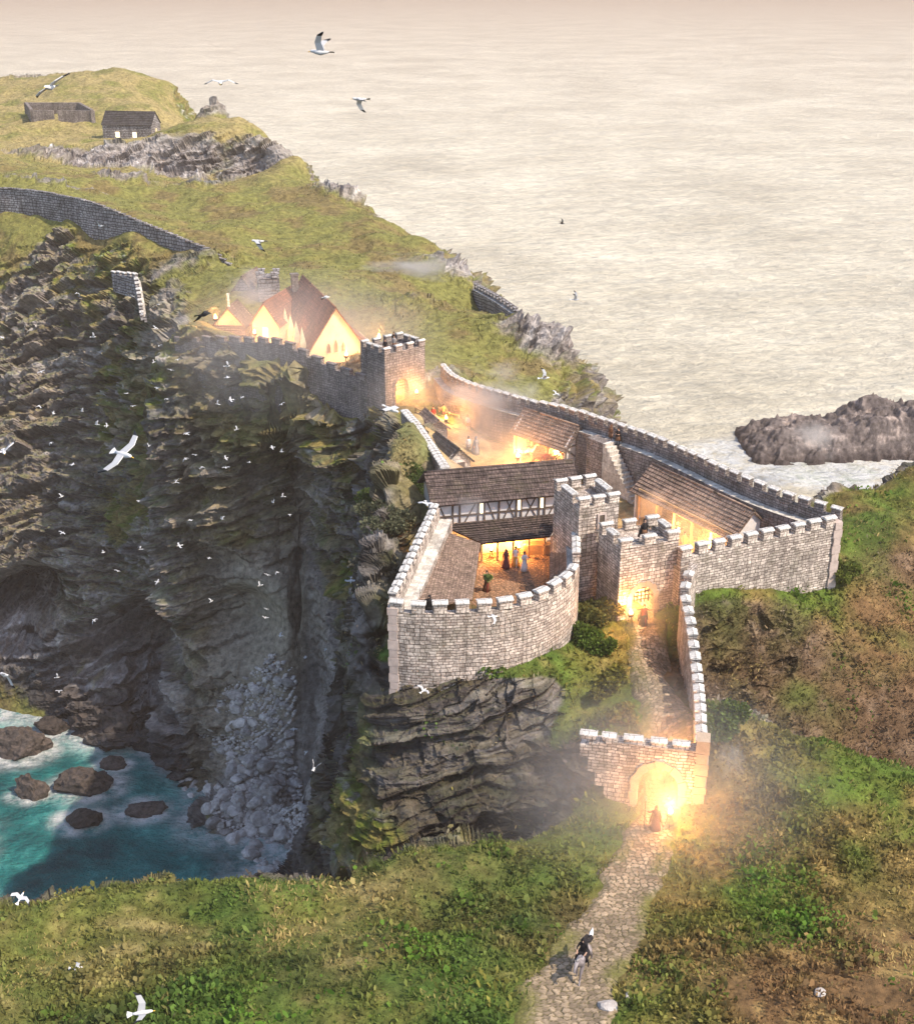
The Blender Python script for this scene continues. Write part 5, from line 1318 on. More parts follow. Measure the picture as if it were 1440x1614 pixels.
def bush(label, p, r, n, c0, seedv, squash=.7):
    rg = np.random.default_rng(seedv); ctrs = rg.normal(size=(14, 3)) * np.array([r * .5, r * .5, r * .3]); ctrs[:, 2] = np.abs(ctrs[:, 2])
    k = rg.integers(0, 14, n); dirs = rg.normal(size=(n, 3)); dirs /= np.linalg.norm(dirs, axis=1, keepdims=True)
    pos_ = ctrs[k] + dirs * (r * .42 * rg.random((n, 1)) ** .4) * np.array([1, 1, squash])
    ax_ = dirs + rg.normal(size=(n, 3)) * .6; ax_ /= np.linalg.norm(ax_, axis=1, keepdims=True); sd_ = np.cross(ax_, rg.normal(size=(n, 3))); sd_ /= np.linalg.norm(sd_, axis=1, keepdims=True)
    sz = .12 + .2 * rg.random((n, 1)); V = np.stack([pos_ - sd_ * sz * .2, pos_ + sd_ * sz * .2, pos_ + ax_ * sz * .6 + sd_ * sz * .4, pos_ + ax_ * sz, pos_ + ax_ * sz * .6 - sd_ * sz * .4], 1)
    c = np.array(c0) * (.5 + rg.random((n, 1))) * (.8 + .5 * rg.random((14, 1)))[k]; c = np.repeat(c, 5, 0)
    o = empty('bush', p, 0, label, 'bush')
    f = link('foliage', np_mesh('foliage', V.reshape(-1, 3), np.arange(n * 5).reshape(n, 5), c, False, M_LEAF), o)
    sb = MB()
    for i in range(4):
        q = ctrs[i] * .9; sb.tube([(0, 0, -.4), tuple(q * .5), tuple(q)], [.07, .05, .025], 5)
    s_ = sb.build('stem', M_TIMBER, o); return o
def bp(u, v, y0, dz=0): p = HIT(u, v, y0); return (p.x, p.y, p.z + dz)
bush('large dark green bush on the crag left of the timber hall', bp(652, 770, 104), 3.0, 9000, (.060, .085, .018), 1)
bush('grey green scrub on the crag below the large dark bush', bp(622, 830, 98), 2.2, 5000, (.10, .105, .06), 2)
bush('pale lichen grey scrub by the left courtyard wall', bp(612, 905, 90), 1.8, 4000, (.16, .15, .11), 3)
bush('bright green ivy clump at the foot of the curved wall right end', (9.9, 84.6, 58.4), 1.3, 4500, (.085, .13, .02), 4)
bush('olive shrub on the bank left of the gatehouse arch', (11.2, 87.6, 59.0), 1.5, 4500, (.11, .11, .03), 5)
bush('yellow green shrub between the path and the curved wall', bp(960, 1085, 74), 1.2, 4000, (.17, .16, .03), 6)
bush('small green shrub above the ruined left end of the outer gate', bp(985, 1130, 73), 1.0, 3000, (.15, .15, .03), 7)
bush('rounded green shrub right of the chevron capped wall', bp(1135, 1135, 70), 1.5, 4500, (.085, .12, .022), 8)
bush('green shrub below the outer wall corner quoin', bp(1330, 905, 92), 1.7, 4500, (.12, .14, .025), 9)

# ------------------------------------------------------------------ boulders, rocks, island
def rock_np(seedv, sub=2, flat=.75, amp=.35, freq=1.3):
    bm = bmesh.new(); bmesh.ops.create_icosphere(bm, subdivisions=sub, radius=1.0)
    V = np.array([v.co[:] for v in bm.verts]); F_ = np.array([[v.index for v in f.verts] for f in bm.faces]); bm.free()
    n_ = fbm(V * freq + seedv * 7.3, 4, seedv, .5)
    rg_ = np.random.default_rng(seedv); pn = rg_.normal(size=(11, 3)); pn /= np.linalg.norm(pn, axis=1, keepdims=True); pd_ = rg_.uniform(.55, .95, 11)
    V = V * (1 + amp * .6 * n_)[:, None]
    for k in range(11):                       # cleave flat faces
        ex = np.maximum(V @ pn[k] - pd_[k], 0); V = V - ex[:, None] * pn[k] * .92
    V[:, 2] *= flat
    return V, F_
def rock_mat(name, c0, c1, wet=None):
    m, nt, bs = new_mat(name); rough(bs, .85, .3); co = obj_co(nt)
    oi = nt.nodes.new('ShaderNodeObjectInfo')
    c = ramp(nt, noise(nt, 1.5, co, 8, .75), [(.35, c0), (.68, c1)])
    k = ramp(nt, oi.outputs['Random'], [(0, .55), (1, 1.35)])
    nt.links.new(mix(nt, c, k, 1.0, 'MULTIPLY'), bs.inputs['Base Color']); bump(nt, bs, noise(nt, 2.5, co, 8, .75), .8, .2); return m
M_BOULD = rock_mat('grey_boulder', (.24, .21, .195), (.62, .57, .54)); M_SEAROCK = rock_mat('dark_sea_rock', (.018, .015, .014), (.13, .10, .085))
bmesh_ = []
for i in range(9):
    V, F_ = rock_np(i + 1, 2, random.uniform(.6, .85)); bmesh_.append(np_mesh('boulder', V, F_, None, False, M_BOULD))
poly = [(300, 1190), (345, 1095), (430, 1045), (468, 1075), (462, 1180), (482, 1290), (548, 1335), (570, 1372), (540, 1392), (430, 1390), (335, 1300), (290, 1245)]
def inpoly(u, v, P):
    c = False
    for i in range(len(P)):
        (x1, y1), (x2, y2) = P[i], P[(i + 1) % len(P)]
        if (y1 > v) != (y2 > v) and u < (x2 - x1) * (v - y1) / (y2 - y1) + x1: c = not c
    return c
def hitfast(u, v, ya, yb, st=.25):
    d = ray(u, v); y = np.arange(ya, yb, st); t = y / d[1]; z = CAM_H + d[2] * t; h = np.maximum(HT(d[0] * t, y), -.4)
    i = int(np.argmax(z <= h)); return (d[0] * t[i], y[i], h[i])
small_V = []; small_F = []; nb = 0; off = 0; tries = 0
SMALL = [rock_np(40 + i, 1, .7) for i in range(6)]
while nb < 300 and tries < 4000:
    tries += 1; u, v = random.uniform(285, 575), random.uniform(1040, 1395)
    if not inpoly(u, v, poly): continue
    x, y, z = hitfast(u, v, 122, 156)
    s = random.choice((.4, .5, .6, .7, .85, 1.0, 1.3)) * (.8 if v < 1120 else 1.0)
    o = link('boulder', bmesh_[nb % 9]); o.location = (x, y, z + s * .25); o.scale = (s * random.uniform(.8, 1.2), s * random.uniform(.8, 1.2), s)
    o.rotation_euler = (random.uniform(-.5, .5), random.uniform(-.5, .5), random.uniform(0, 6.28))
    tag(o, 'grey angular boulder heaped on the scree beach at the cliff foot', 'boulder', 'boulders heaped on the scree beach'); nb += 1
for _ in range(6500):
    u, v = random.uniform(285, 575), random.uniform(1035, 1395)
    if not inpoly(u, v, poly): continue
    x, y, z = hitfast(u, v, 122, 156); s = random.uniform(.14, .42); V, F_ = random.choice(SMALL)
    a = random.uniform(0, 6.28); Rm = np.array([[math.cos(a), -math.sin(a), 0], [math.sin(a), math.cos(a), 0], [0, 0, 1]])
    small_V.append(V @ Rm.T * s + np.array([x, y, z + s * .2])); small_F.append(F_ + off); off += len(V)
tag(link('scree', np_mesh('scree', np.concatenate(small_V), np.concatenate(small_F), None, False, M_BOULD)), 'small grey stones between the boulders on the beach', None, None, 'stuff')
def sea_rock(label, u, v, w, h, seedv, ar=.7, mat=None, z=0.0):
    p = PZ(u, v, z) if z <= 0.01 else Vector((0, 0, 0)); V, F_ = rock_np(seedv, 4, 1.0, .45, 1.2)
    dist = (p - Vector((0, 0, CAM_H))).length; r = w / 2 / FPX * dist
    V = V * np.array([r, r * ar, h * 1.25]); V[:, 2] = V[:, 2] + h * .05; V *= (1 + .35 * fbm(V * np.array([.7, .7, 1.6]), 4, seedv, .6, True))[:, None]
    o = link('sea_rock', np_mesh('sea_rock', V, F_, None, False, mat or M_SEAROCK)); o.location = p; tag(o, label, 'rock'); return o
for a in (('low dark rock at the left picture edge in the surf', 30, 1183, 84, 2.4, 61), ('flat dark rock awash beside the cliff foot', 82, 1152, 46, 1.5, 62), ('broad brown rock in the middle of the turquoise cove', 138, 1240, 74, 2.2, 63),
          ('rounded dark rock left of the broad brown rock', 48, 1252, 46, 2.0, 64), ('low wave washed rock below the broad brown rock', 128, 1294, 56, 1.2, 65), ('dark rock slab under the left cliff by the shore foam', 245, 1172, 62, 1.8, 66),
          ('thin reef of rock near the boulder beach', 228, 1278, 60, .6, 67), ('small flat reef between two foam streaks', 180, 1205, 40, .7, 68), ('dark ledge of rock jutting from the cliff into the cove', 185, 1145, 120, 3.4, 69)): sea_rock(*a)
# offshore island
ng = 130; gxx, gyy = np.meshgrid(np.linspace(-1, 1, ng * 2), np.linspace(-1, 1, ng), indexing='ij')
ic = PZ(1365, 722, 0); ICx, ICy = ic.x + 13, ic.y + 11
X_ = ICx + gxx * 41; Y_ = ICy + gyy * 14 + gxx * 3
prof = np.interp(gxx, [-1, -.93, -.8, -.6, -.4, -.25, .1, .5, 1], [0, .35, .55, .62, .72, .95, 1.0, .9, .0])
w_ = np.stack([X_.ravel(), Y_.ravel(), 0 * X_.ravel()], -1)
rad_ = np.abs(gyy) + .25 * fbm(w_ * .12, 4, 601).reshape(gxx.shape)
dome = 1 - sstep(.45, .95, rad_)
Z_ = 10.0 * prof * dome * (.85 + .4 * fbm(w_ * .09, 4, 611).reshape(gxx.shape)) + 2.6 * fbm(w_ * .30, 5, 621, .62, True).reshape(gxx.shape) * (dome > .02) - 1.0
Z_ = np.where(dome * prof > .02, np.round(Z_ / 1.7 + .35 * fbm(w_ * .2, 3, 631).reshape(gxx.shape)) * 1.7 * .3 + Z_ * .7, -1.5)
VI = np.stack([X_, Y_, Z_], -1).reshape(-1, 3); ii = np.arange(len(VI)).reshape(gxx.shape)
FI = np.stack([ii[:-1, :-1], ii[1:, :-1], ii[1:, 1:], ii[:-1, 1:]], -1).reshape(-1, 4); FI = FI[VI[FI, 2].max(1) > -1.4]
ci = np.tile(np.array([.13, .108, .102]), (len(VI), 1)); cf = fbm(VI * np.array([.3, .3, .8]), 4, 641)
ci = lerp(ci, [.42, .34, .30], sstep(.05, .4, cf) * .7); ci = lerp(ci, [.04, .03, .03], (1 - sstep(.5, 3, VI[:, 2])) * .8)
isl = link('rock_island', np_mesh('rock_island', VI, FI, np.clip(ci, 0, 1), True, M_TERR)); tag(isl, 'dark low rock island offshore in bright water at right', 'island')
def stone(label, u, v, s, seedv, mat, y0=40):
    p = HIT(u, v, y0); V, F_ = rock_np(seedv, 3, .6, .4); o = link('rock', np_mesh('rock', V * s, F_, None, False, mat)); o.location = (p.x, p.y, p.z + s * .2); return tag(o, label, 'rock')
M_WROCK = rock_mat('pale_limestone', (.36, .32, .30), (.62, .58, .55))
stone('long white rock lying on the right edge of the path', 957, 1590, .55, 71, M_WROCK); stone('smaller white rock beside the long white rock', 992, 1573, .38, 72, M_WROCK)
stone('small white stone alone in the grass at lower right', 1291, 1566, .32, 73, M_WROCK); stone('white boulder on the beach under the dark cleft', 535, 1290, .8, 74, M_WROCK, 125)

# ------------------------------------------------------------------ braziers: the lit lamps of the place
def brazier(label, p, power, zoff=.0, s=1.0, rad=.25):
    o = empty('brazier', p, random.uniform(0, 6), label, 'brazier')
    mb = MB(); mb.tube([(0, 0, .75 * s), (0, 0, .85 * s), (0, 0, 1.05 * s)], [.08 * s, .22 * s, .28 * s], 10); o1 = mb.build('bowl', M_IRON, o)
    for k in range(3):
        a = k * 2.094; mb = MB(); mb.bar((.30 * s * math.cos(a), .30 * s * math.sin(a), 0), (.1 * s * math.cos(a), .1 * s * math.sin(a), .82 * s), .035 * s); mb.build('leg', M_IRON, o)
    mb = MB(); mb.tube([(0, 0, 1.02 * s), (.03, 0, 1.15 * s), (-.02, .02, 1.32 * s), (.02, 0, 1.5 * s)], [.17 * s, .2 * s, .11 * s, .015 * s], 9); mb.build('flame', M_FLAME, o)
    l = bpy.data.lights.new('fire_light', 'POINT'); l.energy = power; l.color = (1.0, .46, .13); l.shadow_soft_size = rad
    lo = bpy.data.objects.new('fire_light', l); COL.objects.link(lo); lo.parent = o; lo.location = (0, 0, 1.75 * s)
    return o
p = G1W(G1fx + .9, -1.9, 0); brazier('burning brazier just in front of the outer gate arch', (p.x, p.y, float(HT(p.x, p.y)) + .1), 820)
p = G1W(G1fx + .6, 2.6, 0); brazier('burning brazier just inside the outer gate', (p.x, p.y, float(HT(p.x, p.y)) + .05), 750)
p = GHW(GHfx, 2.4, 0); brazier('burning brazier behind the gatehouse portcullis', (p.x, p.y, 57.9), 1000)
p = GHW(GHfx - 1.5, -.9, 0); brazier('burning brazier left of the gatehouse arch', (p.x, p.y, float(HT(p.x, p.y)) + .05), 420)
p = FTW(FTfx, 2.6, 0); brazier('burning brazier inside the far gate tower passage', (p.x, p.y, 58.2), 1300)
p = FTW(FTfx + .9, -1.6, 0); brazier('burning brazier outside the far gate tower', (p.x, p.y, float(HT(p.x, p.y)) + .1), 450)
for lab, s, a, pw in (('burning brazier before the great hall gable', -.5, -3.0, 600), ('burning brazier at the front left corner of the great hall', 4.9, 3.0, 450), ('burning brazier halfway along the great hall flank', 6.8, 7, 700), ('burning brazier right of the great hall gable', -5.2, -1.5, 350)):
    p = Wg(s, a, 0); brazier(lab, (p.x, p.y, float(HT(p.x, p.y)) + .1), pw, s=1.3)
p = Ws2(.8, -3.2, 0); brazier('burning brazier in front of the small house', (p.x, p.y, float(HT(p.x, p.y)) + .1), 550, s=1.3)
p = Ww(.5, -2.5, 0); brazier('burning brazier before the west range', (p.x, p.y, float(HT(p.x, p.y)) + .1), 450, s=1.3)
for lab, t, pw in (('burning brazier under the left end of the back courtyard roof', .16, 650), ('burning brazier under the middle of the back courtyard roof', .55, 700)):
    q = e_bl.lerp(e_br, t); brazier(lab, (q.x, q.y + .8, ZF), pw, s=.7)
p = Wst(.4, 2.6, 0); brazier('burning brazier inside the stable', (p.x, p.y, GZ + .15), 900, s=.9)
p = Wst(4.0, 4.5, 0); brazier('burning brazier in the yard beyond the horses', (p.x, p.y, GZ + .15), 900)
for lab, a, pw in (('burning brazier under the near end of the long shed', 2.0, 900), ('burning brazier under the middle of the long shed', 6.2, 800)):
    p = Wsh(2.5, a, 0); brazier(lab, (p.x, p.y, GZ + .15), pw)
p = PZ(703, 676, GZ); brazier('burning brazier near the soldiers below the far gate', (p.x, p.y, GZ + .15), 800)

# ------------------------------------------------------------------ added glow mist, then smoke
def mist(label, p, size, dens):  # volume added to spread the firelight as a soft bloom
    bm = bmesh.new(); bmesh.ops.create_icosphere(bm, subdivisions=3, radius=1.0); me = bpy.data.meshes.new('mist'); bm.to_mesh(me); bm.free()
    m, nt, vp = volume_mat('mist', (.95, .90, .86), dens, .1); co = nt.nodes.new('ShaderNodeTexCoord').outputs['Object']
    ln = nt.nodes.new('ShaderNodeVectorMath'); ln.operation = 'LENGTH'; nt.links.new(co, ln.inputs[0])
    f = math_(nt, 'POWER', math_(nt, 'MAXIMUM', math_(nt, 'SUBTRACT', 1.0, ln.outputs['Value']), 0.0), 1.5); nt.links.new(math_(nt, 'MULTIPLY', f, dens), vp.inputs['Density'])
    me.materials.append(m); o = link('mist', me); o.location = p; o.scale = size; tag(o, label, None, None, 'stuff')
q = G1W(G1fx, -.8, 57.0); mist('added glow mist round the outer gate', q, (13, 11, 8), .085)
q = GHW(GHfx, -1.5, 59.5); mist('added glow mist before the gatehouse arch', q, (5, 5, 4.5), .08)
q = FTW(FTfx, -2.5, 60.0); mist('added glow mist below the far gate tower', q, (8, 7, 6), .09)
q = Wg(4, 2, 61); mist('added glow mist round the great hall', q, (22, 18, 11), .06)
q = PZ(1085, 850, 60.5); mist('added glow mist by the long shed', q, (7, 6, 5), .08)
q = PZ(800, 705, 60); mist('added glow mist over the outer yard', q, (13, 13, 6), .06)
def smoke(label, u, v, Y, size, dens, seedv, rz=0.0):
    c = PY(u, v, Y); bm = bmesh.new(); bmesh.ops.create_icosphere(bm, subdivisions=2, radius=1.0); me = bpy.data.meshes.new('smoke'); bm.to_mesh(me); bm.free()
    m, nt, vp = volume_mat('smoke_%d' % seedv, (.86, .80, .76), dens, .2)
    co = nt.nodes.new('ShaderNodeTexCoord').outputs['Object']
    ln = nt.nodes.new('ShaderNodeVectorMath'); ln.operation = 'LENGTH'; nt.links.new(co, ln.inputs[0])
    fall = math_(nt, 'SUBTRACT', 1.0, ln.outputs['Value'])
    mp = nt.nodes.new('ShaderNodeMapping'); mp.inputs['Location'].default_value = (seedv * 3.1, seedv, 0); mp.inputs['Scale'].default_value = (1, 1, 1.2); nt.links.new(co, mp.inputs['Vector'])
    f = ramp(nt, math_(nt, 'ADD', noise(nt, 1.6, mp.outputs[0], 6, .65), math_(nt, 'MULTIPLY', math_(nt, 'SUBTRACT', fall, .45), .55)), [(.52, 0.0), (.85, 1.0)])
    nt.links.new(math_(nt, 'MULTIPLY', f, dens), vp.inputs['Density'])
    me.materials.append(m); o = link('smoke', me); o.location = c; o.scale = size; o.rotation_euler = (0, 0, rz); tag(o, label, None, None, 'stuff'); return o
smoke('grey smoke drifting over the hillside behind the great hall', 645, 420, 198, (13, 7, 4.6), .5, 1)
smoke('pale smoke rising over the outer yard', 775, 640, 131, (10, 7, 7), .6, 2)
smoke('thin smoke beside the slate roofed hut', 712, 745, 106, (2.6, 2.2, 3.0), .5, 3)
smoke('thin smoke above the courtyard shingles', 745, 800, 96, (3.0, 1.6, 2.6), .3, 4)
smoke('mist over the offshore island', 1285, 690, 262, (12, 7, 8), .22, 5)
smoke('grey smoke blowing right of the outer gate', 1150, 1200, 68.5, (1.7, 1.6, 2.4), .7, 6)
smoke('smoke round the roofs left of the great hall', 395, 455, 172, (7, 5, 5), .4, 7)
smoke('thin smoke above the long shed roof', 1030, 790, 103, (3.5, 2.5, 2.2), .25, 8)
# ------------------------------------------------------------------ people and horses
def cloth(name, c, sc=6): return mat_plain(name, c, .9, (.75, 1.25), sc, .2, .02, .15)
M_SKIN = cloth('skin', (.48, .29, .20)); M_HAIR = cloth('dark_hair', (.04, .025, .018)); M_RED = cloth('dark_red_cloth', (.22, .03, .025)); M_BLACK = cloth('black_cloth', (.02, .018, .02))
M_BROWN = cloth('brown_cloth', (.16, .08, .045)); M_WHITE = cloth('white_linen', (.78, .76, .74)); M_BLUE = cloth('grey_blue_cloth', (.17, .20, .24)); M_OCHRE = cloth('ochre_cloth', (.50, .32, .10)); M_MAROON = cloth('maroon_cloth', (.15, .05, .05)); M_GREY = cloth('grey_cloth', (.25, .23, .22)); M_STEEL = mat_plain('dull_steel', (.35, .34, .33), .4, (.8, 1.2), 5)
_BM = {}
def person(label, p, ang, pose, top_m, low_m, robe=False, cloak=None, hood=None, s=1.0):
    o = empty('person', p, ang, label, 'person'); o.scale = (s, s, s)
    me = HUM[pose]
    if not me.materials:
        me.materials.append(M_SKIN); me.materials.append(M_BROWN)
    b = link('body', me, o); b.material_slots[1].link = 'OBJECT'; b.material_slots[1].material = top_m
    mb = MB(); mb.tube([(0, 0, .84), (.01, 0, 1.0), (.01, 0, 1.18), (.01, 0, 1.36), (.02, 0, 1.45), (.02, 0, 1.50)], [(.20, .165), (.175, .14), (.19, .14), (.225, .155), (.17, .12), (.08, .08)], 14)
    mb.v = [Vector((v.x, v.y, v.z)) for v in mb.v]; mb.build('tunic', top_m, o)
    if robe:
        mb = MB(); mb.tube([(0, 0, .06), (0, 0, .4), (.0, 0, .8), (0, 0, 1.02)], [(.36, .34), (.29, .27), (.21, .18), (.16, .14)], 14); mb.build('skirt', low_m, o)
    elif pose != 'ride':
        mb = MB(); mb.tube([(.02, 0, .52), (.0, 0, .75), (0, 0, .98)], [(.27, .23), (.23, .19), (.18, .145)], 14); mb.build('tunic_skirt', low_m, o)
    if cloak:
        mb = MB(); n_ = 12; rows = [(1.46, .13, .02), (1.25, .25, -.02), (.85, .33, -.08), (.30, .42, -.16)]
        if pose == 'ride': rows = [(1.48, .13, .03), (1.34, .24, -.22), (1.12, .27, -.55), (.98, .25, -.95)]
        for i in range(3):
            for k in range(n_):
                def pt(ii, kk):
                    z, r, xo = rows[ii]; a = math.pi * (.36 + 1.28 * kk / n_); wv = 1 + .06 * math.sin(kk * 2.3 + ii)
                    return Vector((xo + r * math.cos(a) * .75 * wv, r * math.sin(a) * wv, z + (.05 * math.sin(kk * 1.7) if pose == 'ride' else 0)))
                q = [pt(i, k), pt(i, k + 1), pt(i + 1, k + 1), pt(i + 1, k)]; mb.face(q, smooth=True)
                mb.face([v + Vector((-.02, 0, 0)) for v in reversed(q)], smooth=True)
        mb.build('cloak', cloak, o)
    mb = MB(); lx = {'ride': .10, 'out': .03, 'carry': .03}.get(pose, 0)
    if hood: mb.tube([(lx - .03, 0, 1.46), (lx - .02, 0, 1.56), (lx - .015, 0, 1.68), (lx - .02, 0, 1.79), (lx - .03, 0, 1.82)], [(.12, .13), (.118, .125), (.115, .12), (.07, .07), (.01, .01)], 12); mb.build('hood', hood, o)
    else: mb.tube([(lx - .045, 0, 1.52), (lx - .035, 0, 1.62), (lx - .02, 0, 1.74), (lx - .02, 0, 1.815), (lx - .02, 0, 1.825)], [(.085, .07), (.105, .09), (.10, .095), (.05, .05), (.01, .01)], 12); mb.build('hair', M_HAIR, o)
    mb = MB()
    for sgn in (-1, 1): mb.box((lx + .105, sgn * .035, 1.645), (.02, .022, .014))
    mb.build('eyes', M_BLACK, o)
    return o
def spear(label, p, ang, off, L=2.3, tilt=0.0):
    o = empty('spear', p, ang, label, 'spear'); mb = MB(); a = Vector((off[0], off[1], 0)); b = a + Vector((tilt, tilt * .3, L)); mb.tube([a, b], .022, 6); mb.build('shaft', M_TIMBER, o)
    mb = MB(); mb.tube([b, b + Vector((tilt * .05, 0, .10)), b + Vector((tilt * .1, 0, .34))], [.02, .05, .004], 6); mb.build('spear_head', M_STEEL, o); return o
def gz(x, y, d=.0): return (x, y, float(HT(x, y)) + d)
DOWN = -math.pi / 2
p = HIT(1032, 1311); a = DOWN - .2
person('guard in dark red tunic and brown cloak with one arm out before the outer gate', (p.x, p.y, p.z + .16), a, 'spear', M_MAROON, M_MAROON, True, M_BROWN, M_BROWN)
spear('long spear held upright by the guard before the outer gate', (p.x, p.y, p.z + .16), a, (.16, -.70), 2.2)
p = PY(1013, 988, 87.2); p = Vector(gz(p.x, p.y, .2)); person('guard in red tunic with both arms spread before the gatehouse arch', p, DOWN + .1, 'out', M_RED, M_BLACK, True, M_BLACK)
x_, y_ = PZ(676, 968, 63.5).x, 80.75
person('dark guard leaning on a spear on the curved wall left end', (x_, y_, 62.52), DOWN - .3, 'spear', M_BLACK, M_BLACK, False, M_BLACK, M_BLACK)
spear('spear in the hands of the dark guard on the curved wall', (x_, y_, 62.52), DOWN - .3, (.16, -.62), 2.1, .12)
q = GHW(2.5, .95, 64.62); person('black clad guard standing between merlons on the gatehouse roof', q, DOWN + .5, 'spear', M_BLACK, M_BROWN, False, M_BLACK)
spear('spear slanting beside the guard on the gatehouse roof', q, DOWN + .5, (.16, -.58), 2.0, -.1)
person('dark sentry standing on the sea wall walkway above the stair', (15.6, 115.9, 62.85), DOWN - .6, 'fold', M_BLACK, M_BROWN, False, M_BLACK)
person('second sentry in brown beside the dark one on the sea wall walkway', (15.0, 116.9, 62.82), DOWN - .9, 'stand', M_BROWN, M_BROWN, False, None, M_BROWN)
q = PZ(826, 900, ZF); person('woman in long white dress standing in the courtyard', q, DOWN + .2, 'fold', M_WHITE, M_WHITE, True)
q = PZ(812, 892, ZF); person('woman in white blouse and ochre skirt beside the white dressed woman', q, DOWN - .1, 'carry', M_WHITE, M_OCHRE, True)
q = PZ(797, 896, ZF); person('figure in dull maroon robe left of the two women in the courtyard', q, DOWN - .4, 'stand', M_MAROON, M_MAROON, True, None, M_MAROON)
q = PZ(767, 931, ZF); person('servant in red carrying a bundle of greens across the courtyard', q, DOWN - .2, 'carry', M_RED, M_BROWN, True)
bt = empty('greens_bundle', (q.x + .1, q.y - .45, ZF + 1.35), 0, 'bundle of green leaves carried by the red servant', 'bundle'); bt2 = bush.__call__('tmp', (0, 0, 0), .25, 250, (.20, .26, .08), 44); 
for c in list(bt2.children): c.parent = bt
bpy.data.objects.remove(bt2)
for c in list(bt.children):
    if c.name.startswith('stem'): bpy.data.objects.remove(c)
q = PZ(750, 717, GZ + .14); person('woman in wide grey blue gown and veil in the outer yard', q, DOWN + .6, 'stand', M_BLUE, M_BLUE, True, M_BLUE, M_BLUE, 1.15)
q = PZ(738, 713, GZ + .14); person('small pale figure left of the woman in the grey blue gown', q, DOWN, 'stand', M_WHITE, M_GREY, False)
q = PZ(683, 664, GZ + .14); person('soldier in red at the rail below the far gate', q, DOWN, 'stand', M_RED, M_BROWN, False)
q = PZ(699, 660, GZ + .14); person('soldier in ochre holding a raised spear near the far gate', q, DOWN + .3, 'spear', M_OCHRE, M_BROWN, False)
spear('upright spear held by the soldier in ochre', q, DOWN + .3, (.16, -.62), 2.4)
q = PZ(737, 678, GZ + .14); person('figure in white tunic standing alone in the smoky yard', q, DOWN, 'stand', M_WHITE, M_OCHRE, False)
for lab, u, v, mt, po in (('figure in yellow ochre robe under the long shed', 1077, 868, M_OCHRE, 'stand'), ('figure in orange brown cloak right of the ochre robe by the long shed', 1102, 862, M_BROWN, 'fold'), ('man in white shirt bending an arm near the shed gable', 1118, 858, M_WHITE, 'carry')):
    q = PZ(u, v, GZ + .14); person(lab, q, DOWN + .4, po, mt, M_OCHRE, po == 'stand')
for lab, x, o_, mt in (('soldier at the front left of the far tower roof', .9, 1.0, M_BLACK), ('soldier in the middle of the far tower roof', 2.6, 1.5, M_GREY), ('soldier at the rear of the far tower roof', 3.6, 2.8, M_BLACK)):
    person(lab, FTW(x, o_, 64.42), DOWN, 'stand', mt, M_BROWN, False)
def coat(name, c, c2): 
    m, nt, bs = new_mat(name); rough(bs, .7, .3); co = obj_co(nt); nt.links.new(ramp(nt, noise(nt, 1.4, co, 3, .5), [(.47, c), (.55, c2)]), bs.inputs['Base Color']); return m
M_GREYH = coat('dapple_grey_coat', (.15, .125, .125), (.30, .26, .26)); M_CHEST = coat('chestnut_coat', (.26, .10, .045), (.20, .075, .035)); M_PINTO = coat('pinto_coat', (.75, .72, .68), (.16, .10, .08))
def horse(label, p, ang, kind, mat, mane, tailc, saddle=None, s=1.0):
    o = empty('horse', p, ang, label, 'horse'); o.scale = (s, s, s); me = HORSE[kind].copy(); me.materials.append(mat); link('body', me, o)
    mb = MB()
    if kind == 'gallop': mb.tube([(-.90, 0, 1.28), (-1.2, .04, 1.42), (-1.55, .0, 1.44), (-1.95, -.06, 1.40)], [.06, .11, .10, .02], 8)
    else: mb.tube([(-.92, 0, 1.26), (-1.02, 0, 1.05), (-1.04, .02, .70), (-1.0, .0, .42)], [.05, .08, .08, .02], 8)
    mb.build('tail', tailc, o)
    mb = MB(); nk = {'gallop': [(.55, 0, 1.50), (.86, 0, 1.62), (1.08, 0, 1.78), (1.24, 0, 1.82)], 'stand': [(.5, 0, 1.5), (.74, 0, 1.66), (.92, 0, 1.88), (1.12, 0, 1.98)], 'graze': [(.5, 0, 1.46), (.9, 0, 1.40), (1.2, 0, 1.14), (1.34, 0, .94)]}[kind]
    mb.tube(nk, [(.05, .05), (.06, .07), (.06, .07), (.02, .03)], 6); mb.build('mane', mane, o)
    if saddle:
        mb = MB(); mb.tube([(-.30, 0, 1.21), (-.28, 0, 1.22), (.28, 0, 1.19), (.30, 0, 1.19)], [(.25, .25), (.315, .315), (.325, .325), (.26, .26)], 16); mb.build('saddle_cloth', saddle, o)
    return o
hp = HIT(917, 1538); ha = math.atan2(-.90, -.36)
horse('pale grey horse galloping down the cobbled path with white tail flying', (hp.x, hp.y, hp.z + .16), ha, 'gallop', M_GREYH, M_GREY, M_WHITE, M_BLACK)
rd = Vector((math.cos(ha), math.sin(ha), 0)); person('cloaked rider in black on the galloping grey horse', (hp.x - rd.x * .05, hp.y - rd.y * .05, hp.z + .16 + .58), ha, 'ride', M_BLACK, M_BLACK, False, M_BLACK, M_BLACK)
q = PZ(829, 727, GZ + .14); horse('pinto white horse standing before the stable', q, .35, 'stand', M_PINTO, M_HAIR, M_HAIR)
q = PZ(860, 737, GZ + .14); horse('chestnut horse with red saddle cloth lowering its head by the stable post', q, math.pi - .1, 'graze', M_CHEST, M_CHEST, M_HAIR, M_RED)

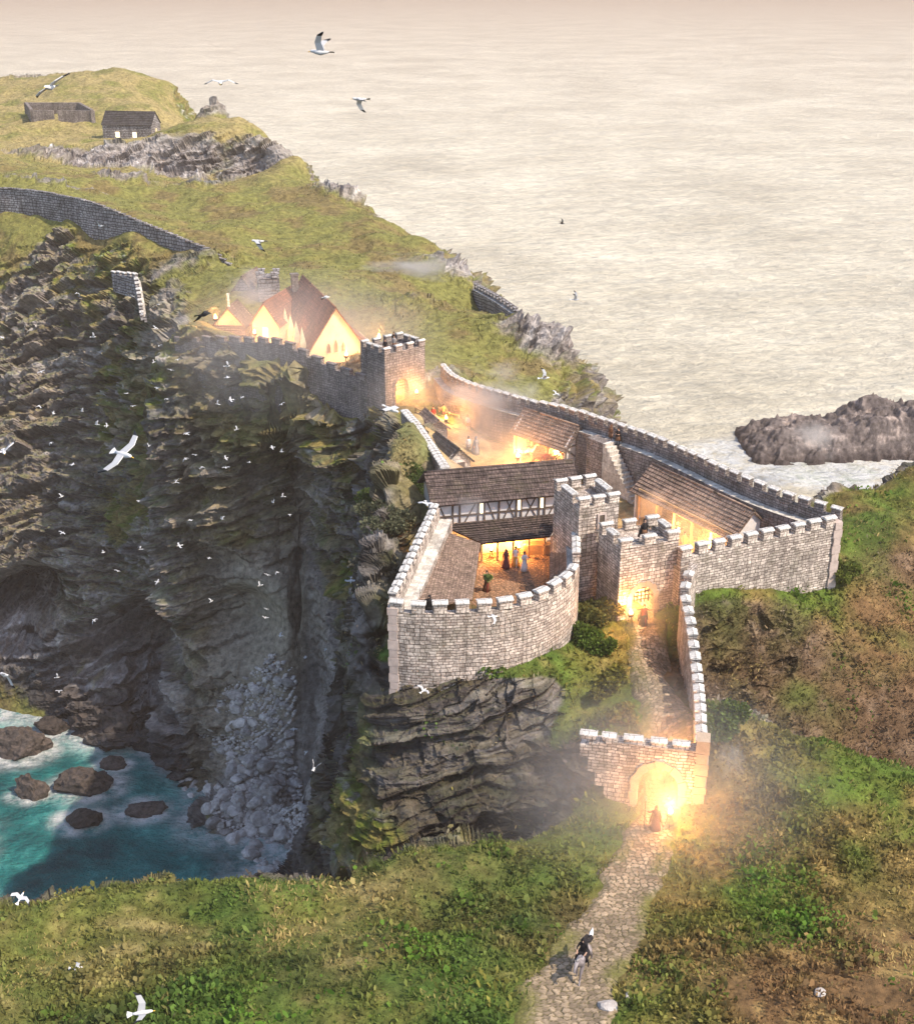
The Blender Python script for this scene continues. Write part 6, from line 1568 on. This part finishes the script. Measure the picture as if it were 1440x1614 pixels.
# ------------------------------------------------------------------ gulls
M_GW = mat_plain('white_plumage', (.62, .61, .60), .8, (.85, 1.05), 3, 0); M_GG = mat_plain('grey_plumage', (.42, .42, .43), .8, (.9, 1.1), 3, 0); M_GB = mat_plain('black_plumage', (.02, .02, .022), .7, (.8, 1.2), 3, 0); M_BEAK = mat_plain('yellow_bill', (.65, .40, .05), .6, (.9, 1.1), 3, 0)
def gull_mesh(up1, up2, sweep, twist=0.0, dark=False, asym=0.0, fold=1.0):
    """one continuous bird, faces +X, wings along Y, about 1.3 m across"""
    mb = MB(); W_, G_, B_, K_ = (2, 2, 2, 2) if dark else (0, 1, 2, 3)
    mb.tube([(.34, 0, .02), (.30, 0, .03), (.25, 0, .035), (.17, 0, .01), (.02, 0, -.01), (-.14, 0, 0), (-.24, 0, .01)], [(.012, .014), (.04, .042), (.045, .048), (.062, .06), (.08, .078), (.05, .045), (.03, .022)], 10, W_)
    mb.tube([(.33, 0, .02), (.38, 0, .012), (.41, 0, 0)], [(.016, .016), (.012, .013), (.003, .003)], 6, K_)
    tl = [(-.22, .03, .01), (-.38, .10, .012), (-.40, .0, .012), (-.38, -.10, .012), (-.22, -.03, .01)]
    mb.face(tl, mi=W_); mb.face([(x, y, z - .012) for x, y, z in reversed(tl)], mi=W_)
    for sg in (1, -1):
        u1, u2 = up1 + asym * sg, up2 + asym * sg
        y1, z1 = .30 * math.cos(u1) * fold, .30 * math.sin(u1); y2, z2 = y1 + .36 * math.cos(u2) * fold, z1 + .36 * math.sin(u2)
        ym, zm = y1 + .24 * math.cos(u2) * fold, z1 + .24 * math.sin(u2)
        st_ = [(.12, -.10, .04, 0.03), (.16, -.03, y1, z1), (.06 - sweep * .5, -.09 - sweep * .6, ym, zm), (-.12 - sweep, -.16 - sweep, y2, z2)]
        for i in range(3):
            (la, ta, ya, za), (lb, tb2, yb, zb) = st_[i], st_[i + 1]
            mi = (G_ if i < 2 else B_)
            f = [(la, sg * ya, za + .02), (lb, sg * yb, zb + .02), (tb2, sg * yb, zb + .012), (ta, sg * ya, za + .012)]; g_ = [(x, y, z - .024) for x, y, z in f]
            if sg < 0: f.reverse()
            else: g_.reverse()
            mb.face(f, mi=mi, smooth=True); mb.face(g_, mi=W_ if i < 2 else B_, smooth=True)
            mb.face([(la, sg * ya, za + .02), (lb, sg * yb, zb + .02), (lb, sg * yb, zb - .004), (la, sg * ya, za - .004)], mi=W_ if i < 2 else B_)
    return mb.mesh('gull', [M_GW, M_GG, M_GB, M_BEAK])
GULL = {'flat': gull_mesh(.12, .0, .05), 'vee': gull_mesh(.95, .7, .02), 'high': gull_mesh(1.15, 1.0, .0), 'arch': gull_mesh(.35, -.55, .08), 'down': gull_mesh(-.25, -.8, .06), 'bank': gull_mesh(.2, .05, .1), 'dark': gull_mesh(.25, -.5, .1, dark=True), 'darkv': gull_mesh(.8, .6, .05, dark=True), 'half': gull_mesh(.5, .1, .12)}
def gull(label, u, v, span, pose, yaw, roll=0.0, pitch=0.0, size=1.0, group=None, dist=None, cat='gull'):
    dist = dist or 1.25 * size * FPX / span
    o = link('gull' if not pose.startswith('dark') else 'dark_bird', GULL[pose]); o.location = PD(u, v, dist); o.scale = (size,) * 3
    o.rotation_mode = 'XYZ'; o.rotation_euler = (roll, pitch, yaw); tag(o, label, cat, group); return o
PI = math.pi
BIG = [('large white gull with black tipped wings raised in a V over the sea', 506, 82, 62, 'vee', PI - .15, .25, 0), ('gull with arched dark tipped wings over the plateau edge', 348, 130, 52, 'arch', -PI / 2 + .1, 0, .1),
  ('gull with one wing swept down right of the V winged gull', 568, 156, 46, 'down', PI + .1, .5, 0), ('gull soaring with long straight wings above the stone cottage', 80, 137, 62, 'flat', -PI / 2 - .2, .55, 0),
  ('small pale gull before the upper hillside wall', 158, 356, 24, 'half', PI * .75, .6, 0), ('white gull flying left over the green hillside above the great hall', 408, 380, 42, 'down', PI, .45, 0),
  ('tiny dark bird alone over the sea', 885, 352, 16, 'darkv', -.3, .2, 0), ('gull with upright black wings over the sea', 906, 472, 26, 'high', -.2, .15, 0), ('gull with raised wings above the sea wall', 857, 596, 32, 'vee', .1, .3, 0),
  ('small grey gull just below the gull above the sea wall', 876, 621, 18, 'half', .6, .3, 0), ('large black bird gliding past the end of the headland wall', 320, 496, 46, 'dark', PI * .2, -.5, 0), ('gull with one long black wing in front of the far gate tower', 616, 645, 52, 'arch', -.5, -.2, .3),
  ('very large white gull with wings outstretched before the dark cliff', 193, 716, 84, 'flat', -PI / 2 + .9, .55, 0), ('white gull cut by the left picture edge', 6, 712, 46, 'half', -PI / 2 + .4, .3, 0), ('white gull diving at the left edge above the cove', 8, 1064, 48, 'down', PI * .8, .8, .2),
  ('white gull with folded wings before the dark cleft', 494, 1213, 36, 'high', PI * .5, .4, .4), ('white gull climbing over the near cliff edge', 32, 1416, 34, 'half', PI / 2 - .3, .5, -.4), ('white gull skimming the near cliff edge below the climbing gull', 27, 1450, 27, 'bank', .3, .2, 0),
  ('small gull over the near left slope with spread wings', 120, 1491, 30, 'half', -PI / 2 + .8, .2, 0), ('white gull over the near left slope with one wing hanging', 120, 1526, 34, 'down', 0.1, .3, 0), ('gull with black raised wing at the bottom picture edge', 222, 1597, 62, 'vee', .2, .45, 0),
  ('white gull below the curved wall base', 667, 1089, 28, 'half', PI * .3, .3, 0), ('white gull over the dark rock face', 796, 1210, 24, 'vee', PI, .3, 0), ('white gull low over the grassy saddle', 744, 1294, 20, 'down', PI * .75, .4, 0),
  ('gull with black tipped arched wings left of the timber hall', 672, 794, 34, 'arch', -PI / 2 + .2, -.2, .1), ('gull with one black wing over the great hall roof', 512, 469, 28, 'arch', .2, -.3, 0), ('grey gull in front of the curved wall', 777, 972, 30, 'down', .4, .3, .2),
  ('white gull over the left courtyard roof', 706, 861, 20, 'bank', PI - .6, .2, 0), ('small dark winged gull before the west range', 486, 493, 13, 'arch', -PI / 2, 0, 0), ('white gull over the crag right of the dark cleft', 553, 915, 22, 'flat', -PI / 2, .1, .5), ('white gull with dark wings before the headland wall', 358, 577, 18, 'vee', 0.1, .2, 0)]
for a in BIG: gull(a[0], *a[1:5], a[5], a[6], a[7])
TINY = [(120, 462), (209, 467), (249, 480), (224, 495), (245, 517), (3, 532), (147, 531), (250, 545), (242, 571), (280, 567), (269, 583), (65, 586), (248, 612), (199, 620), (263, 629), (85, 652), (129, 648), (153, 669), (168, 671), (80, 698), (294, 683), (235, 703), (114, 732), (292, 723),
  (358, 595), (364, 630), (343, 637), (382, 626), (294, 684), (373, 677), (307, 717), (319, 736), (356, 722), (356, 737), (392, 729), (429, 705), (444, 712), (279, 757), (430, 792), (446, 783), (444, 637), (277, 760), (218, 789), (97, 783), (98, 840), (162, 871), (222, 866), (283, 860), (248, 917), (148, 978),
  (457, 811), (350, 818), (333, 948), (410, 923), (421, 906), (437, 902), (419, 960), (418, 974), (442, 1002), (513, 1023), (481, 1036), (90, 1068), (93, 1090), (482, 1186), (528, 1146), (543, 1161), (463, 1150), (60, 640), (210, 640), (330, 880), (185, 900), (300, 820)]
rg = random.Random(5)
for u, v in TINY:
    gull('tiny white gull, one of the flock scattered in front of the dark left cliffs', u, v, 1, rg.choice(['flat', 'vee', 'half', 'arch', 'down', 'bank', 'high']), rg.uniform(0, 6.28), rg.uniform(-.6, .6), 0, rg.uniform(.55, .78), 'tiny gulls flocking before the left cliffs', rg.uniform(118, 140))
